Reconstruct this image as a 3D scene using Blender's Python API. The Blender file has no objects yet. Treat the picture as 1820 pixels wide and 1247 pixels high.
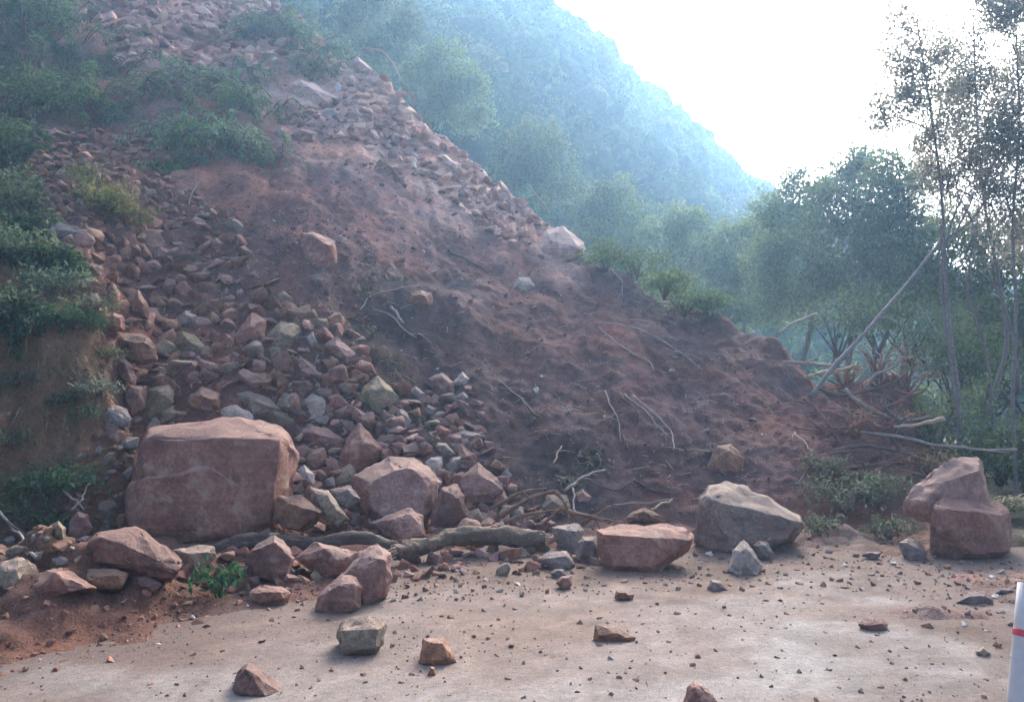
import bpy, bmesh, math, random
import numpy as np
from mathutils import Vector, Matrix

# ------------------------------------------------------------------ camera, sky, sun, exposure
scene = bpy.context.scene
C = scene.collection
FPX, W0, H0, HORIZON, EYE = 1500.0, 1820, 1247, 700.0, 1.6     # focal length in photo pixels, photo size, eye level
PITCH = math.atan((HORIZON - H0 / 2) / FPX)

cam_data = bpy.data.cameras.new("camera")
cam_data.sensor_fit = 'HORIZONTAL'
cam_data.sensor_width = 36.0
cam_data.lens = 36.0 * FPX / W0
cam_data.clip_start = 0.05
cam_data.clip_end = 4000.0
cam = bpy.data.objects.new("camera", cam_data)
cam.location = (0, 0, EYE)
cam.rotation_euler = (math.pi / 2 + PITCH, 0, 0)
C.objects.link(cam)
scene.camera = cam

SUN_EL, SUN_AZ = math.radians(33), math.radians(15)           # azimuth measured from +Y towards +X
world = bpy.data.worlds.new("World")
scene.world = world
world.use_nodes = True
wn = world.node_tree.nodes
wl = world.node_tree.links
wn.clear()
sky = wn.new('ShaderNodeTexSky')
sky.sky_type = 'NISHITA'
sky.sun_disc = False
sky.sun_elevation = SUN_EL
sky.sun_rotation = SUN_AZ
sky.air_density = 0.38
sky.dust_density = 5.0
sky.ozone_density = 0.4
bg = wn.new('ShaderNodeBackground')
bg.inputs['Strength'].default_value = 0.15
wo = wn.new('ShaderNodeOutputWorld')
wl.new(sky.outputs[0], bg.inputs[0])
wl.new(bg.outputs[0], wo.inputs[0])

sun_data = bpy.data.lights.new("sun", 'SUN')
sun_data.energy = 1.5
sun_data.angle = math.radians(20)
sun_data.color = (1.0, 0.92, 0.83)
sun = bpy.data.objects.new("sun", sun_data)
sd = Vector((math.sin(SUN_AZ) * math.cos(SUN_EL), math.cos(SUN_AZ) * math.cos(SUN_EL), math.sin(SUN_EL)))
sun.rotation_euler = sd.to_track_quat('Z', 'Y').to_euler()
sun.location = sd * 200
C.objects.link(sun)

scene.view_settings.view_transform = 'Standard'
scene.view_settings.look = 'None'
scene.view_settings.exposure = 2.12
scene.view_settings.gamma = 1.0
scene.view_settings.use_curve_mapping = False
scene.render.engine = 'CYCLES'
scene.cycles.use_denoising = True
scene.cycles.max_bounces = 6
scene.cycles.diffuse_bounces = 3
scene.cycles.glossy_bounces = 2
scene.cycles.transmission_bounces = 3
scene.cycles.transparent_max_bounces = 4
scene.cycles.volume_bounces = 1
scene.cycles.caustics_reflective = False
scene.cycles.caustics_refractive = False
HAZE_DENSITY = 0.0025
HAZE_COLOR = (0.38, 0.66, 1.0)
HAZE_ANISO = 0.6

rng = np.random.default_rng(7)
random.seed(7)

# ------------------------------------------------------------------ numeric helpers
CP, SP = math.cos(PITCH), math.sin(PITCH)

def ray(px, py):
    """direction per metre of depth (Y) through a photo pixel: X/Y and (Z-EYE)/Y"""
    x = (np.asarray(px, float) - W0 / 2) / FPX
    y = (H0 / 2 - np.asarray(py, float)) / FPX
    dy = CP - y * SP
    dz = SP + y * CP
    return x / dy, dz / dy

def project(X, Y, Z):
    y = np.maximum(Y, 0.3)
    d = y * CP + (Z - EYE) * SP
    u = -y * SP + (Z - EYE) * CP
    return W0 / 2 + FPX * X / d, H0 / 2 - FPX * u / d

def at(px, py, Y):
    a, b = ray(px, py)
    return np.array([a * Y, Y, EYE + b * Y])

def hash3(i, j, k):
    n = (i.astype(np.int64) * 73856093) ^ (j.astype(np.int64) * 19349663) ^ (k.astype(np.int64) * 83492791)
    n = (n ^ (n >> 13)) * 1274126177
    n = n & 0x7fffffff
    n = ((n ^ (n >> 16)) * 2246822519) & 0x7fffffff
    return n / float(0x7fffffff)

def vnoise(x, y, z=0.0):
    x = np.asarray(x, float); y = np.asarray(y, float); z = np.zeros_like(x) + z
    i, j, k = np.floor(x), np.floor(y), np.floor(z)
    fx, fy, fz = x - i, y - j, z - k
    fx = fx * fx * (3 - 2 * fx); fy = fy * fy * (3 - 2 * fy); fz = fz * fz * (3 - 2 * fz)
    i = i.astype(np.int64); j = j.astype(np.int64); k = k.astype(np.int64)
    r = 0
    for a in (0, 1):
        for b in (0, 1):
            for c in (0, 1):
                wgt = (fx if a else 1 - fx) * (fy if b else 1 - fy) * (fz if c else 1 - fz)
                r = r + wgt * hash3(i + a, j + b, k + c)
    return r * 2 - 1

def fbm(x, y, z=0.0, o=4):
    r, amp, s = 0, 1.0, 1.0
    for q in range(o):
        r = r + amp * vnoise(x * s + 17.3 * q, y * s - 9.1 * q, np.asarray(z) * s + 5.7 * q)
        amp *= 0.5; s *= 2.03
    return r

def sstep(a, b, x):
    t = np.clip((x - a) / (b - a), 0, 1)
    return t * t * (3 - 2 * t)

def smin(a, b, k):
    h = np.clip(0.5 + 0.5 * (b - a) / k, 0, 1)
    return b * (1 - h) + a * h - k * h * (1 - h)

def build(name, V, F, mat=None, col=None, parent=None, smooth=False, loc=None, link=True):
    """fast mesh object from numpy arrays; F is (n,3) or (n,4) or a list of both"""
    me = bpy.data.meshes.new(name)
    V = np.asarray(V, np.float32)
    Fs = F if isinstance(F, (list, tuple)) else [F]
    Fs = [np.asarray(f, np.int32) for f in Fs if len(f)]
    me.vertices.add(len(V)); me.vertices.foreach_set("co", V.ravel())
    nl = sum(f.size for f in Fs); nf = sum(len(f) for f in Fs)
    me.loops.add(nl); me.polygons.add(nf)
    me.loops.foreach_set("vertex_index", np.concatenate([f.ravel() for f in Fs]))
    starts, s = [], 0
    for f in Fs:
        starts.append(s + np.arange(len(f)) * f.shape[1]); s += f.size
    me.polygons.foreach_set("loop_start", np.concatenate(starts).astype(np.int32))
    if smooth:
        me.polygons.foreach_set("use_smooth", np.ones(nf, bool))
    else:
        me.polygons.foreach_set("use_smooth", np.zeros(nf, bool))
    me.update(calc_edges=True)
    if col is not None:
        a = me.attributes.new("Col", 'FLOAT_COLOR', 'POINT')
        cc = np.ones((len(V), 4), np.float32); cc[:, :3] = col
        a.data.foreach_set("color", cc.ravel())
    if mat is not None:
        me.materials.append(mat)
    if not link:
        return me
    o = bpy.data.objects.new(name, me)
    C.objects.link(o)
    if loc is not None:
        o.location = loc
    if parent is not None:
        o.parent = parent
    return o

def tag(o, label=None, cat=None, group=None, kind=None):
    if label: o["label"] = label
    if cat: o["category"] = cat
    if group: o["group"] = group
    if kind: o["kind"] = kind
    return o

def empty(name, loc):
    o = bpy.data.objects.new(name, None)
    o.empty_display_size = 0.1
    o.location = tuple(float(q) for q in loc)
    C.objects.link(o)
    return o

def tube_arrays(P, R, n=6, jitter=0.0):
    """tapered tube along points P with radii R -> V, F(quads)"""
    P = np.asarray(P, float); R = np.asarray(R, float)
    m = len(P)
    T = np.gradient(P, axis=0)
    T /= np.linalg.norm(T, axis=1)[:, None] + 1e-9
    ref = np.array([0.31, 0.17, 0.93]) if abs(T[0, 2]) < 0.8 else np.array([0.95, 0.2, 0.1])
    U = np.cross(T, ref); U /= np.linalg.norm(U, axis=1)[:, None] + 1e-9
    B = np.cross(T, U)
    ang = np.arange(n) * 2 * math.pi / n
    rad = R[:, None] * (1 + jitter * (rng.random((m, n)) - 0.5) * 2)
    V = P[:, None, :] + rad[:, :, None] * (np.cos(ang)[None, :, None] * U[:, None, :] + np.sin(ang)[None, :, None] * B[:, None, :])
    V = V.reshape(-1, 3)
    F = []
    for i in range(m - 1):
        for j in range(n):
            F.append((i * n + j, i * n + (j + 1) % n, (i + 1) * n + (j + 1) % n, (i + 1) * n + j))
    # end caps as fans on centre points
    c0, c1 = len(V), len(V) + 1
    V = np.vstack([V, P[0], P[-1]])
    tri = [(c0, (j + 1) % n, j) for j in range(n)] + [(c1, (m - 1) * n + j, (m - 1) * n + (j + 1) % n) for j in range(n)]
    return V, np.array(F), np.array(tri)

def smooth_line(P, n):
    """Catmull-Rom through points"""
    P = np.asarray(P, float)
    if len(P) == 2:
        t = np.linspace(0, 1, n)[:, None]
        return P[0] * (1 - t) + P[1] * t
    Q = np.vstack([2 * P[0] - P[1], P, 2 * P[-1] - P[-2]])
    out = []
    seg = len(P) - 1
    for u in np.linspace(0, seg - 1e-6, n):
        i = int(u); t = u - i
        p0, p1, p2, p3 = Q[i], Q[i + 1], Q[i + 2], Q[i + 3]
        out.append(0.5 * ((2 * p1) + (-p0 + p2) * t + (2 * p0 - 5 * p1 + 4 * p2 - p3) * t * t + (-p0 + 3 * p1 - 3 * p2 + p3) * t ** 3))
    return np.array(out)

def merge(parts):
    """join [(V, quads, tris)] arrays"""
    Vs, Q, T, n = [], [], [], 0
    for V, q, t in parts:
        Vs.append(V)
        if len(q): Q.append(np.asarray(q) + n)
        if len(t): T.append(np.asarray(t) + n)
        n += len(V)
    return np.vstack(Vs), ([np.vstack(Q)] if Q else []) + ([np.vstack(T)] if T else [])

def leaf_arrays(P, L, Wd, D=None, N=None, fold=0.18):
    """rhombic folded leaves centred on P; L length, Wd width (arrays), D axis direction, N approximate normal"""
    n = len(P)
    if D is None:
        D = rng.normal(size=(n, 3))
    D = D / (np.linalg.norm(D, axis=1)[:, None] + 1e-9)
    if N is None:
        N = rng.normal(size=(n, 3))
    S = np.cross(D, N); S /= np.linalg.norm(S, axis=1)[:, None] + 1e-9
    N = np.cross(S, D)
    L = np.broadcast_to(np.asarray(L, float), (n,))[:, None]
    Wd = np.broadcast_to(np.asarray(Wd, float), (n,))[:, None]
    a = P - D * L * 0.5
    b = P + S * Wd * 0.5 + N * Wd * fold
    c = P + D * L * 0.5 - N * L * 0.10
    d = P - S * Wd * 0.5 + N * Wd * fold
    V = np.stack([a, b, c, d], axis=1).reshape(-1, 3)
    F = np.arange(n * 4).reshape(n, 4)
    return V, F

# ------------------------------------------------------------------ materials
def mat_base(name):
    m = bpy.data.materials.new(name); m.use_nodes = True
    nt = m.node_tree; nt.nodes.clear()
    out = nt.nodes.new('ShaderNodeOutputMaterial')
    b = nt.nodes.new('ShaderNodeBsdfPrincipled')
    nt.links.new(b.outputs[0], out.inputs['Surface'])
    return m, nt, b, out

def N_(nt, t, **kw):
    n = nt.nodes.new(t)
    for k, v in kw.items():
        if k.startswith('i_'):
            n.inputs[k[2:].replace('_', ' ')].default_value = v
        else:
            setattr(n, k, v)
    return n

def noise_node(nt, vec, scale, detail=6, rough=0.6, dist=0.0):
    n = N_(nt, 'ShaderNodeTexNoise')
    n.inputs['Scale'].default_value = scale
    n.inputs['Detail'].default_value = detail
    n.inputs['Roughness'].default_value = rough
    n.inputs['Distortion'].default_value = dist
    nt.links.new(vec, n.inputs['Vector'])
    return n

def ramp_node(nt, fac, stops):
    r = N_(nt, 'ShaderNodeValToRGB')
    el = r.color_ramp.elements
    while len(el) > 1: el.remove(el[-1])
    el[0].position = stops[0][0]; el[0].color = (*stops[0][1], 1)
    for p, c in stops[1:]:
        e = el.new(p); e.color = (*c, 1)
    nt.links.new(fac, r.inputs[0])
    return r

def mixc(nt, mode, fac, a, b):
    m = N_(nt, 'ShaderNodeMix', data_type='RGBA', blend_type=mode)
    for sock, v in ((m.inputs[0], fac), (m.inputs[6], a), (m.inputs[7], b)):
        if hasattr(v, 'is_linked') or hasattr(v, 'links'):
            nt.links.new(v, sock)
        elif isinstance(v, (int, float)):
            sock.default_value = v
        else:
            sock.default_value = (*v, 1)
    return m.outputs[2]

def bump_node(nt, height, strength, distance):
    b = N_(nt, 'ShaderNodeBump')
    b.inputs['Strength'].default_value = strength
    b.inputs['Distance'].default_value = distance
    nt.links.new(height, b.inputs['Height'])
    return b

def rock_material(name, c1, c2, stain=None, stain_amount=0.5, dust=(0.32, 0.23, 0.185), dust_amount=0.4, rough=0.88):
    """two-tone rock with mottling, faint bedding, stains and pits; soil dust lies on upward faces"""
    m, nt, b, out = mat_base(name)
    tc = N_(nt, 'ShaderNodeTexCoord')
    oi = N_(nt, 'ShaderNodeObjectInfo')
    off = N_(nt, 'ShaderNodeVectorMath', operation='ADD')
    mul = N_(nt, 'ShaderNodeVectorMath', operation='SCALE'); mul.inputs['Scale'].default_value = 37.0
    comb = N_(nt, 'ShaderNodeCombineXYZ')
    for s in range(3): nt.links.new(oi.outputs['Random'], comb.inputs[s])
    nt.links.new(comb.outputs[0], mul.inputs[0])
    nt.links.new(tc.outputs['Object'], off.inputs[0]); nt.links.new(mul.outputs[0], off.inputs[1])
    vec = off.outputs[0]
    big = noise_node(nt, vec, 2.2, 6, 0.62, 0.3)
    fine = noise_node(nt, vec, 28, 6, 0.7)
    pit = noise_node(nt, vec, 90, 3, 0.6)
    base = ramp_node(nt, big.outputs['Fac'], [(0.30, c1), (0.68, c2)])
    col = mixc(nt, 'OVERLAY', 0.75, base.outputs[0], ramp_node(nt, fine.outputs['Fac'], [(0.25, (0.2, 0.2, 0.2)), (0.75, (0.78, 0.78, 0.78))]).outputs[0])
    mot = noise_node(nt, vec, 7.5, 5, 0.7, 0.8)
    col = mixc(nt, 'OVERLAY', 0.42, col, ramp_node(nt, mot.outputs['Fac'], [(0.32, (0.22, 0.22, 0.22)), (0.66, (0.74, 0.72, 0.70))]).outputs[0])
    # bedding streaks
    mp = N_(nt, 'ShaderNodeMapping'); mp.inputs['Rotation'].default_value = (0.5, 0.35, 0.2); mp.inputs['Scale'].default_value = (0.6, 0.6, 7.0)
    nt.links.new(vec, mp.inputs[0])
    bed = noise_node(nt, mp.outputs[0], 2.0, 4, 0.55)
    col = mixc(nt, 'MULTIPLY', 0.5, col, ramp_node(nt, bed.outputs['Fac'], [(0.35, (0.62, 0.6, 0.6)), (0.55, (1, 1, 1))]).outputs[0])
    if stain is not None:
        sn = noise_node(nt, vec, 3.4, 5, 0.65, 0.6)
        r = ramp_node(nt, sn.outputs['Fac'], [(0.62 - 0.28 * stain_amount, (0, 0, 0)), (0.72 - 0.2 * stain_amount, (1, 1, 1))])
        col = mixc(nt, 'MIX', r.outputs[0], col, stain)
    # loose soil dust on upward faces
    geo = N_(nt, 'ShaderNodeNewGeometry')
    sep = N_(nt, 'ShaderNodeSeparateXYZ'); nt.links.new(geo.outputs['Normal'], sep.inputs[0])
    add = N_(nt, 'ShaderNodeMath', operation='MULTIPLY_ADD')
    add.inputs[1].default_value = 0.5
    nt.links.new(fine.outputs['Fac'], add.inputs[0]); nt.links.new(sep.outputs[2], add.inputs[2])
    dr = ramp_node(nt, add.outputs[0], [(0.75, (0, 0, 0)), (1.0, (dust_amount,) * 3)])
    col = mixc(nt, 'MIX', dr.outputs[0], col, dust)
    # hairline fractures
    wn_ = noise_node(nt, vec, 2.5, 3, 0.6)
    wv = N_(nt, 'ShaderNodeVectorMath', operation='MULTIPLY_ADD'); wv.inputs[1].default_value = (0.45, 0.45, 0.45)
    nt.links.new(wn_.outputs['Color'], wv.inputs[0]); nt.links.new(vec, wv.inputs[2])
    vo = N_(nt, 'ShaderNodeTexVoronoi', feature='DISTANCE_TO_EDGE'); vo.inputs['Scale'].default_value = 2.6
    nt.links.new(wv.outputs[0], vo.inputs['Vector'])
    crk = ramp_node(nt, vo.outputs['Distance'], [(0.0, (0.45, 0.42, 0.42)), (0.018, (1, 1, 1))])
    col = mixc(nt, 'MULTIPLY', 0.3, col, crk.outputs[0])
    hs = N_(nt, 'ShaderNodeHueSaturation')
    vv = N_(nt, 'ShaderNodeMapRange'); vv.inputs[3].default_value = 0.78; vv.inputs[4].default_value = 1.2
    nt.links.new(oi.outputs['Random'], vv.inputs[0]); nt.links.new(vv.outputs[0], hs.inputs['Value'])
    nt.links.new(col, hs.inputs['Color'])
    nt.links.new(hs.outputs[0], b.inputs['Base Color'])
    b.inputs['Roughness'].default_value = rough
    b.inputs['Specular IOR Level'].default_value = 0.25
    h = mixc(nt, 'MIX', 0.35, fine.outputs['Fac'], pit.outputs['Fac'])
    h = mixc(nt, 'MULTIPLY', 0.6, h, crk.outputs[0])
    h = mixc(nt, 'MIX', 0.4, h, mot.outputs['Fac'])
    bp = bump_node(nt, h, 0.8, 0.05)
    nt.links.new(bp.outputs[0], b.inputs['Normal'])
    return m

def attr_material(name, scale1, scale2, bump, bdist, rough=0.95, contrast=0.5, contrast2=None):
    """surface whose own zone colour is in the Col attribute, broken up by noise"""
    m, nt, b, out = mat_base(name)
    at_ = N_(nt, 'ShaderNodeAttribute', attribute_name='Col')
    tc = N_(nt, 'ShaderNodeTexCoord')
    vec = tc.outputs['Object']
    n1 = noise_node(nt, vec, scale1, 7, 0.65, 0.2)
    n2 = noise_node(nt, vec, scale2, 5, 0.7)
    col = mixc(nt, 'OVERLAY', contrast, at_.outputs['Color'], ramp_node(nt, n1.outputs['Fac'], [(0.28, (0.2, 0.2, 0.2)), (0.72, (0.78, 0.78, 0.78))]).outputs[0])
    col = mixc(nt, 'OVERLAY', contrast2 or contrast, col, ramp_node(nt, n2.outputs['Fac'], [(0.3, (0.22, 0.22, 0.22)), (0.7, (0.75, 0.75, 0.75))]).outputs[0])
    nt.links.new(col, b.inputs['Base Color'])
    b.inputs['Roughness'].default_value = rough
    b.inputs['Specular IOR Level'].default_value = 0.15
    h = mixc(nt, 'MIX', 0.5, n1.outputs['Fac'], n2.outputs['Fac'])
    bp = bump_node(nt, h, bump, bdist)
    nt.links.new(bp.outputs[0], b.inputs['Normal'])
    return m

def leaf_material(name, trans=0.5, rough=0.8, use_attr=True, color=(0.06, 0.1, 0.03)):
    m, nt, b, out = mat_base(name)
    if use_attr:
        a = N_(nt, 'ShaderNodeAttribute', attribute_name='Col'); col = a.outputs['Color']
    else:
        a = N_(nt, 'ShaderNodeRGB'); a.outputs[0].default_value = (*color, 1); col = a.outputs[0]
    oi = N_(nt, 'ShaderNodeObjectInfo')
    hs = N_(nt, 'ShaderNodeHueSaturation')
    mr = N_(nt, 'ShaderNodeMapRange'); mr.inputs[3].default_value = 0.8; mr.inputs[4].default_value = 1.2
    nt.links.new(oi.outputs['Random'], mr.inputs[0]); nt.links.new(mr.outputs[0], hs.inputs['Value'])
    nt.links.new(col, hs.inputs['Color'])
    nt.links.new(hs.outputs[0], b.inputs['Base Color'])
    b.inputs['Roughness'].default_value = rough
    b.inputs['Specular IOR Level'].default_value = 0.12
    tr = N_(nt, 'ShaderNodeBsdfTranslucent'); nt.links.new(hs.outputs[0], tr.inputs['Color'])
    mx = N_(nt, 'ShaderNodeMixShader'); mx.inputs[0].default_value = trans
    nt.links.new(b.outputs[0], mx.inputs[1]); nt.links.new(tr.outputs[0], mx.inputs[2])
    nt.links.new(mx.outputs[0], out.inputs['Surface'])
    return m

def wood_material(name, c1, c2, scale=9.0):
    m, nt, b, out = mat_base(name)
    tc = N_(nt, 'ShaderNodeTexCoord')
    mp = N_(nt, 'ShaderNodeMapping'); mp.inputs['Scale'].default_value = (1.0, 1.0, 3.0)
    nt.links.new(tc.outputs['Object'], mp.inputs[0])
    n1 = noise_node(nt, mp.outputs[0], scale, 6, 0.7, 1.2)
    n2 = noise_node(nt, tc.outputs['Object'], 60, 4, 0.7)
    r = ramp_node(nt, n1.outputs['Fac'], [(0.3, c1), (0.7, c2)])
    col = mixc(nt, 'OVERLAY', 0.5, r.outputs[0], ramp_node(nt, n2.outputs['Fac'], [(0.3, (0.25,) * 3), (0.7, (0.75,) * 3)]).outputs[0])
    nt.links.new(col, b.inputs['Base Color'])
    b.inputs['Roughness'].default_value = 0.85
    b.inputs['Specular IOR Level'].default_value = 0.2
    bp = bump_node(nt, n2.outputs['Fac'], 0.6, 0.02)
    nt.links.new(bp.outputs[0], b.inputs['Normal'])
    return m

ROCK = {
    'red':    rock_material('red_sandstone', (0.19, 0.083, 0.058), (0.33, 0.165, 0.115), stain=(0.38, 0.24, 0.17), stain_amount=0.25),
    'brown':  rock_material('brown_rock', (0.185, 0.085, 0.048), (0.34, 0.178, 0.10), stain=(0.12, 0.06, 0.05), stain_amount=0.35),
    'purple': rock_material('purple_shale', (0.165, 0.085, 0.066), (0.295, 0.165, 0.13), stain=(0.31, 0.2, 0.15), stain_amount=0.3),
    'pink':   rock_material('pink_sandstone', (0.26, 0.14, 0.105), (0.44, 0.272, 0.212), stain=(0.2, 0.1, 0.085), stain_amount=0.2),
    'grey':   rock_material('grey_stone', (0.145, 0.116, 0.098), (0.285, 0.235, 0.20), stain=(0.18, 0.13, 0.11), stain_amount=0.35),
    'tan':    rock_material('tan_stone', (0.22, 0.165, 0.11), (0.38, 0.3, 0.21), stain=(0.2, 0.12, 0.09), stain_amount=0.3),
    'moss':   rock_material('mossy_stone', (0.16, 0.118, 0.075), (0.29, 0.22, 0.145), stain=(0.165, 0.14, 0.065), stain_amount=0.4, dust=(0.26, 0.2, 0.13), dust_amount=0.35),
    'scar':   rock_material('fresh_scar_rock', (0.40, 0.245, 0.185), (0.64, 0.44, 0.345), stain=(0.3, 0.165, 0.13), stain_amount=0.2, dust=(0.55, 0.40, 0.32), dust_amount=0.6),
    'drab':   rock_material('drab_stone', (0.15, 0.108, 0.082), (0.29, 0.22, 0.17), stain=(0.2, 0.12, 0.09), stain_amount=0.4, dust=(0.34, 0.265, 0.21)),
    'pale':   rock_material('pale_stone', (0.33, 0.27, 0.22), (0.5, 0.425, 0.35), stain=(0.3, 0.22, 0.18), stain_amount=0.2),
}
SOIL = attr_material('loose_soil', 9.0, 60.0, 1.0, 0.08, contrast=0.62, contrast2=0.85)
CANOPY = attr_material('canopy', 0.9, 3.2, 1.0, 0.6, contrast=0.75)
ROADM = attr_material('dusty_concrete', 22.0, 130.0, 1.0, 0.025, contrast=0.38, contrast2=0.75, rough=0.92)
RUBBLE = attr_material('rubble_stone', 12.0, 60.0, 0.5, 0.02, contrast=0.4)
LITTER = attr_material('forest_floor', 0.8, 6.0, 0.8, 0.2, contrast=0.4)
LEAF = leaf_material('leaf')
THINLEAF = leaf_material('thin_leaf', trans=0.7)
GRASSM = leaf_material('grass_blade', trans=0.3, rough=0.5)
BARK = wood_material('grey_bark', (0.12, 0.10, 0.085), (0.28, 0.24, 0.205))
LOGBARK = wood_material('log_bark', (0.055, 0.04, 0.03), (0.25, 0.185, 0.13), 22.0)
DEADWOOD = wood_material('dead_wood', (0.20, 0.165, 0.135), (0.42, 0.355, 0.29))
DARKWOOD = wood_material('dark_wood', (0.07, 0.05, 0.042), (0.17, 0.125, 0.10))
SPLINT = wood_material('splintered_wood', (0.13, 0.075, 0.05), (0.30, 0.185, 0.12))
ROOTM = wood_material('red_root', (0.16, 0.07, 0.055), (0.32, 0.15, 0.12))
CUTWOOD = wood_material('fresh_broken_wood', (0.42, 0.30, 0.19), (0.62, 0.48, 0.34))

# ------------------------------------------------------------------ landslide terrain as a height field
T_Y0 = ([-600, -300, 0, 250, 600, 900, 1200, 1400, 1600, 1690, 1900], [9.0, 9.0, 9.3, 9.6, 9.8, 10.0, 10.0, 9.9, 9.8, 9.9, 10.5])
T_S = ([-600, 0, 300, 620, 800, 1000, 1200, 1430, 1600, 1900], [.86, .85, .82, .78, .68, .60, .55, .50, .50, .5])
T_CREST = ([-600, 0, 300, 480, 540, 620, 700, 740, 800, 870, 940, 1000, 1040, 1100, 1200, 1250, 1320, 1400, 1440, 1520, 1600, 1640, 1690, 1730, 1800],
           [-700, -500, -220, -10, 45, 115, 168, 205, 258, 312, 362, 412, 447, 478, 522, 545, 583, 623, 652, 655, 672, 765, 885, 950, 990])

_p = np.linspace(-600, 1900, 1001)
_y0 = np.interp(_p, *T_Y0); _s = np.interp(_p, *T_S); _cp = np.interp(_p, *T_CREST)
_k = np.ones(13) / 13
_cp2 = np.convolve(np.pad(_cp, 6, mode='edge'), _k, mode='valid')
_tan = ray(_p, _cp2)[1]
_yc = np.where(_s - _tan > 0.02, (EYE + _s * _y0) / np.maximum(_s - _tan, 0.02), 99)
_yc = np.clip(_yc, _y0 + 0.02, 33.0)
_yc = np.convolve(np.pad(_yc, 6, mode='edge'), _k, mode='valid')
_zc = _s * (_yc - _y0)

def terrain(X, Y):
    X = np.asarray(X, float); Y = np.asarray(Y, float)
    P = np.clip(W0 / 2 + FPX * X / np.maximum(Y, 1.0), -600, 1900)
    P = P + sstep(1380, 1500, P) * 45 * fbm(X * 1.2, Y * 1.2, 11.0, 3)
    y0 = np.interp(P, _p, _y0); s = np.interp(P, _p, _s)
    yc = np.interp(P, _p, _yc); zc = np.interp(P, _p, _zc)
    face = s * (Y - y0)
    face = np.where(face > 0, face - 0.12 * np.exp(-face / 0.5) * (face > 0), face)
    w = sstep(265, 120, P + 55 * fbm(X * 1.1 + 3, Y * 1.1, 5.1, 3))
    bank = np.minimum(1.75 * (Y - 9.05), 2.7 + 0.62 * (Y - 10.6)) + 0.22 * fbm(X * 1.7, Y * 1.7, 3.1, 4)
    gully = 0.26 * np.abs(fbm(X * 2.6 + Y * 0.8, Y * 0.4, 7.7, 3))
    bank = bank - gully * (bank > 0.1)
    face = face * (1 - w) + np.maximum(face, bank) * w
    drop = zc - 0.85 * (Y - yc) + 0.05
    face = smin(face, drop, 0.35)
    up = sstep(-0.1, 1.2, face)
    amp = 0.25 + 0.75 * sstep(1200, 700, P)
    lump = 0.34 * fbm(X * 0.55, Y * 0.55, 1.5, 3) * up * amp + 0.065 * fbm(X * 1.7, Y * 1.7, 2.2, 4) * (0.25 + 0.75 * up)
    crestish = np.exp(-((Y - yc) / 1.4) ** 2)
    lump = lump + 0.16 * crestish * fbm(X * 1.3, Y * 1.3, 9.2, 3) * up
    clod = np.abs(fbm(X * 8.0, Y * 8.0, 12.4, 2))
    runnel = np.abs(fbm(X * 1.6 + 0.35 * Y, Y * 0.35, 14.1, 3))
    lump = lump - 0.06 * np.clip(0.28 - runnel, 0, 1) / 0.28 * up
    fine = 0.03 * fbm(X * 7.5, Y * 7.5, 4.4, 3) + 0.06 * (clod - 0.35) * sstep(-0.05, 0.4, face)
    # the ridge of roots and soil at the low end
    wad = (0.22 * fbm(X * 1.5, Y * 1.5, 6.1, 4) + 0.05 * fbm(X * 6, Y * 6, 2.1, 3)) * sstep(1400, 1480, P) * sstep(0.1, 0.8, face)
    h = face + lump + fine + wad
    h = np.where(face < -0.25, -0.3 + fine * 0, np.maximum(h, -0.3))
    # mound of red soil lying on the road edge
    m1 = 0.30 * np.exp(-(((X + 4.35) / 1.25) ** 2 + ((Y - 6.9) / 1.05) ** 2)) + 0.22 * np.exp(-(((X + 3.1) / 0.75) ** 2 + ((Y - 6.45) / 0.7) ** 2)) \
        + 0.22 * np.exp(-(((X + 4.0) / 0.9) ** 2 + ((Y - 5.55) / 0.55) ** 2)) + 0.2 * np.exp(-(((X + 2.2) / 0.7) ** 2 + ((Y - 7.3) / 0.6) ** 2))
    m2 = 0.10 * np.exp(-(((X - 4.6) / 1.0) ** 2 + ((Y - 6.6) / 1.3) ** 2)) + 0.07 * np.exp(-(((X - 2.9) / 0.7) ** 2 + ((Y - 6.2) / 0.18) ** 2))
    edge = 0.11 * np.exp(-((Y - y0 + 0.35) / 0.95) ** 2) * sstep(1900, 1700, P)
    md = m1 + m2 + edge
    md = md * (1 + 0.8 * fbm(X * 2.2, Y * 2.2, 8.3, 4)) + 0.05 * fbm(X * 6, Y * 6, 1.3, 4) * sstep(0.0, 0.12, md) - 0.05
    return np.maximum(h, np.where(md > -0.04, md, -0.3))

GX0, GX1, GY0, GY1, GS = -17.0, 7.6, 3.4, 36.0, 0.05
gx = np.arange(GX0, GX1, GS); gy = np.arange(GY0, GY1, GS)
GX, GY = np.meshgrid(gx, gy)
GH = terrain(GX, GY)

def height(X, Y):
    fx = np.clip((np.asarray(X, float) - GX0) / GS, 0, len(gx) - 1.001)
    fy = np.clip((np.asarray(Y, float) - GY0) / GS, 0, len(gy) - 1.001)
    i = fx.astype(int); j = fy.astype(int); u = fx - i; v = fy - j
    h = GH[j, i] * (1 - u) * (1 - v) + GH[j, i + 1] * u * (1 - v) + GH[j + 1, i] * (1 - u) * v + GH[j + 1, i + 1] * u * v
    return np.maximum(h, 0.0)

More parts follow.
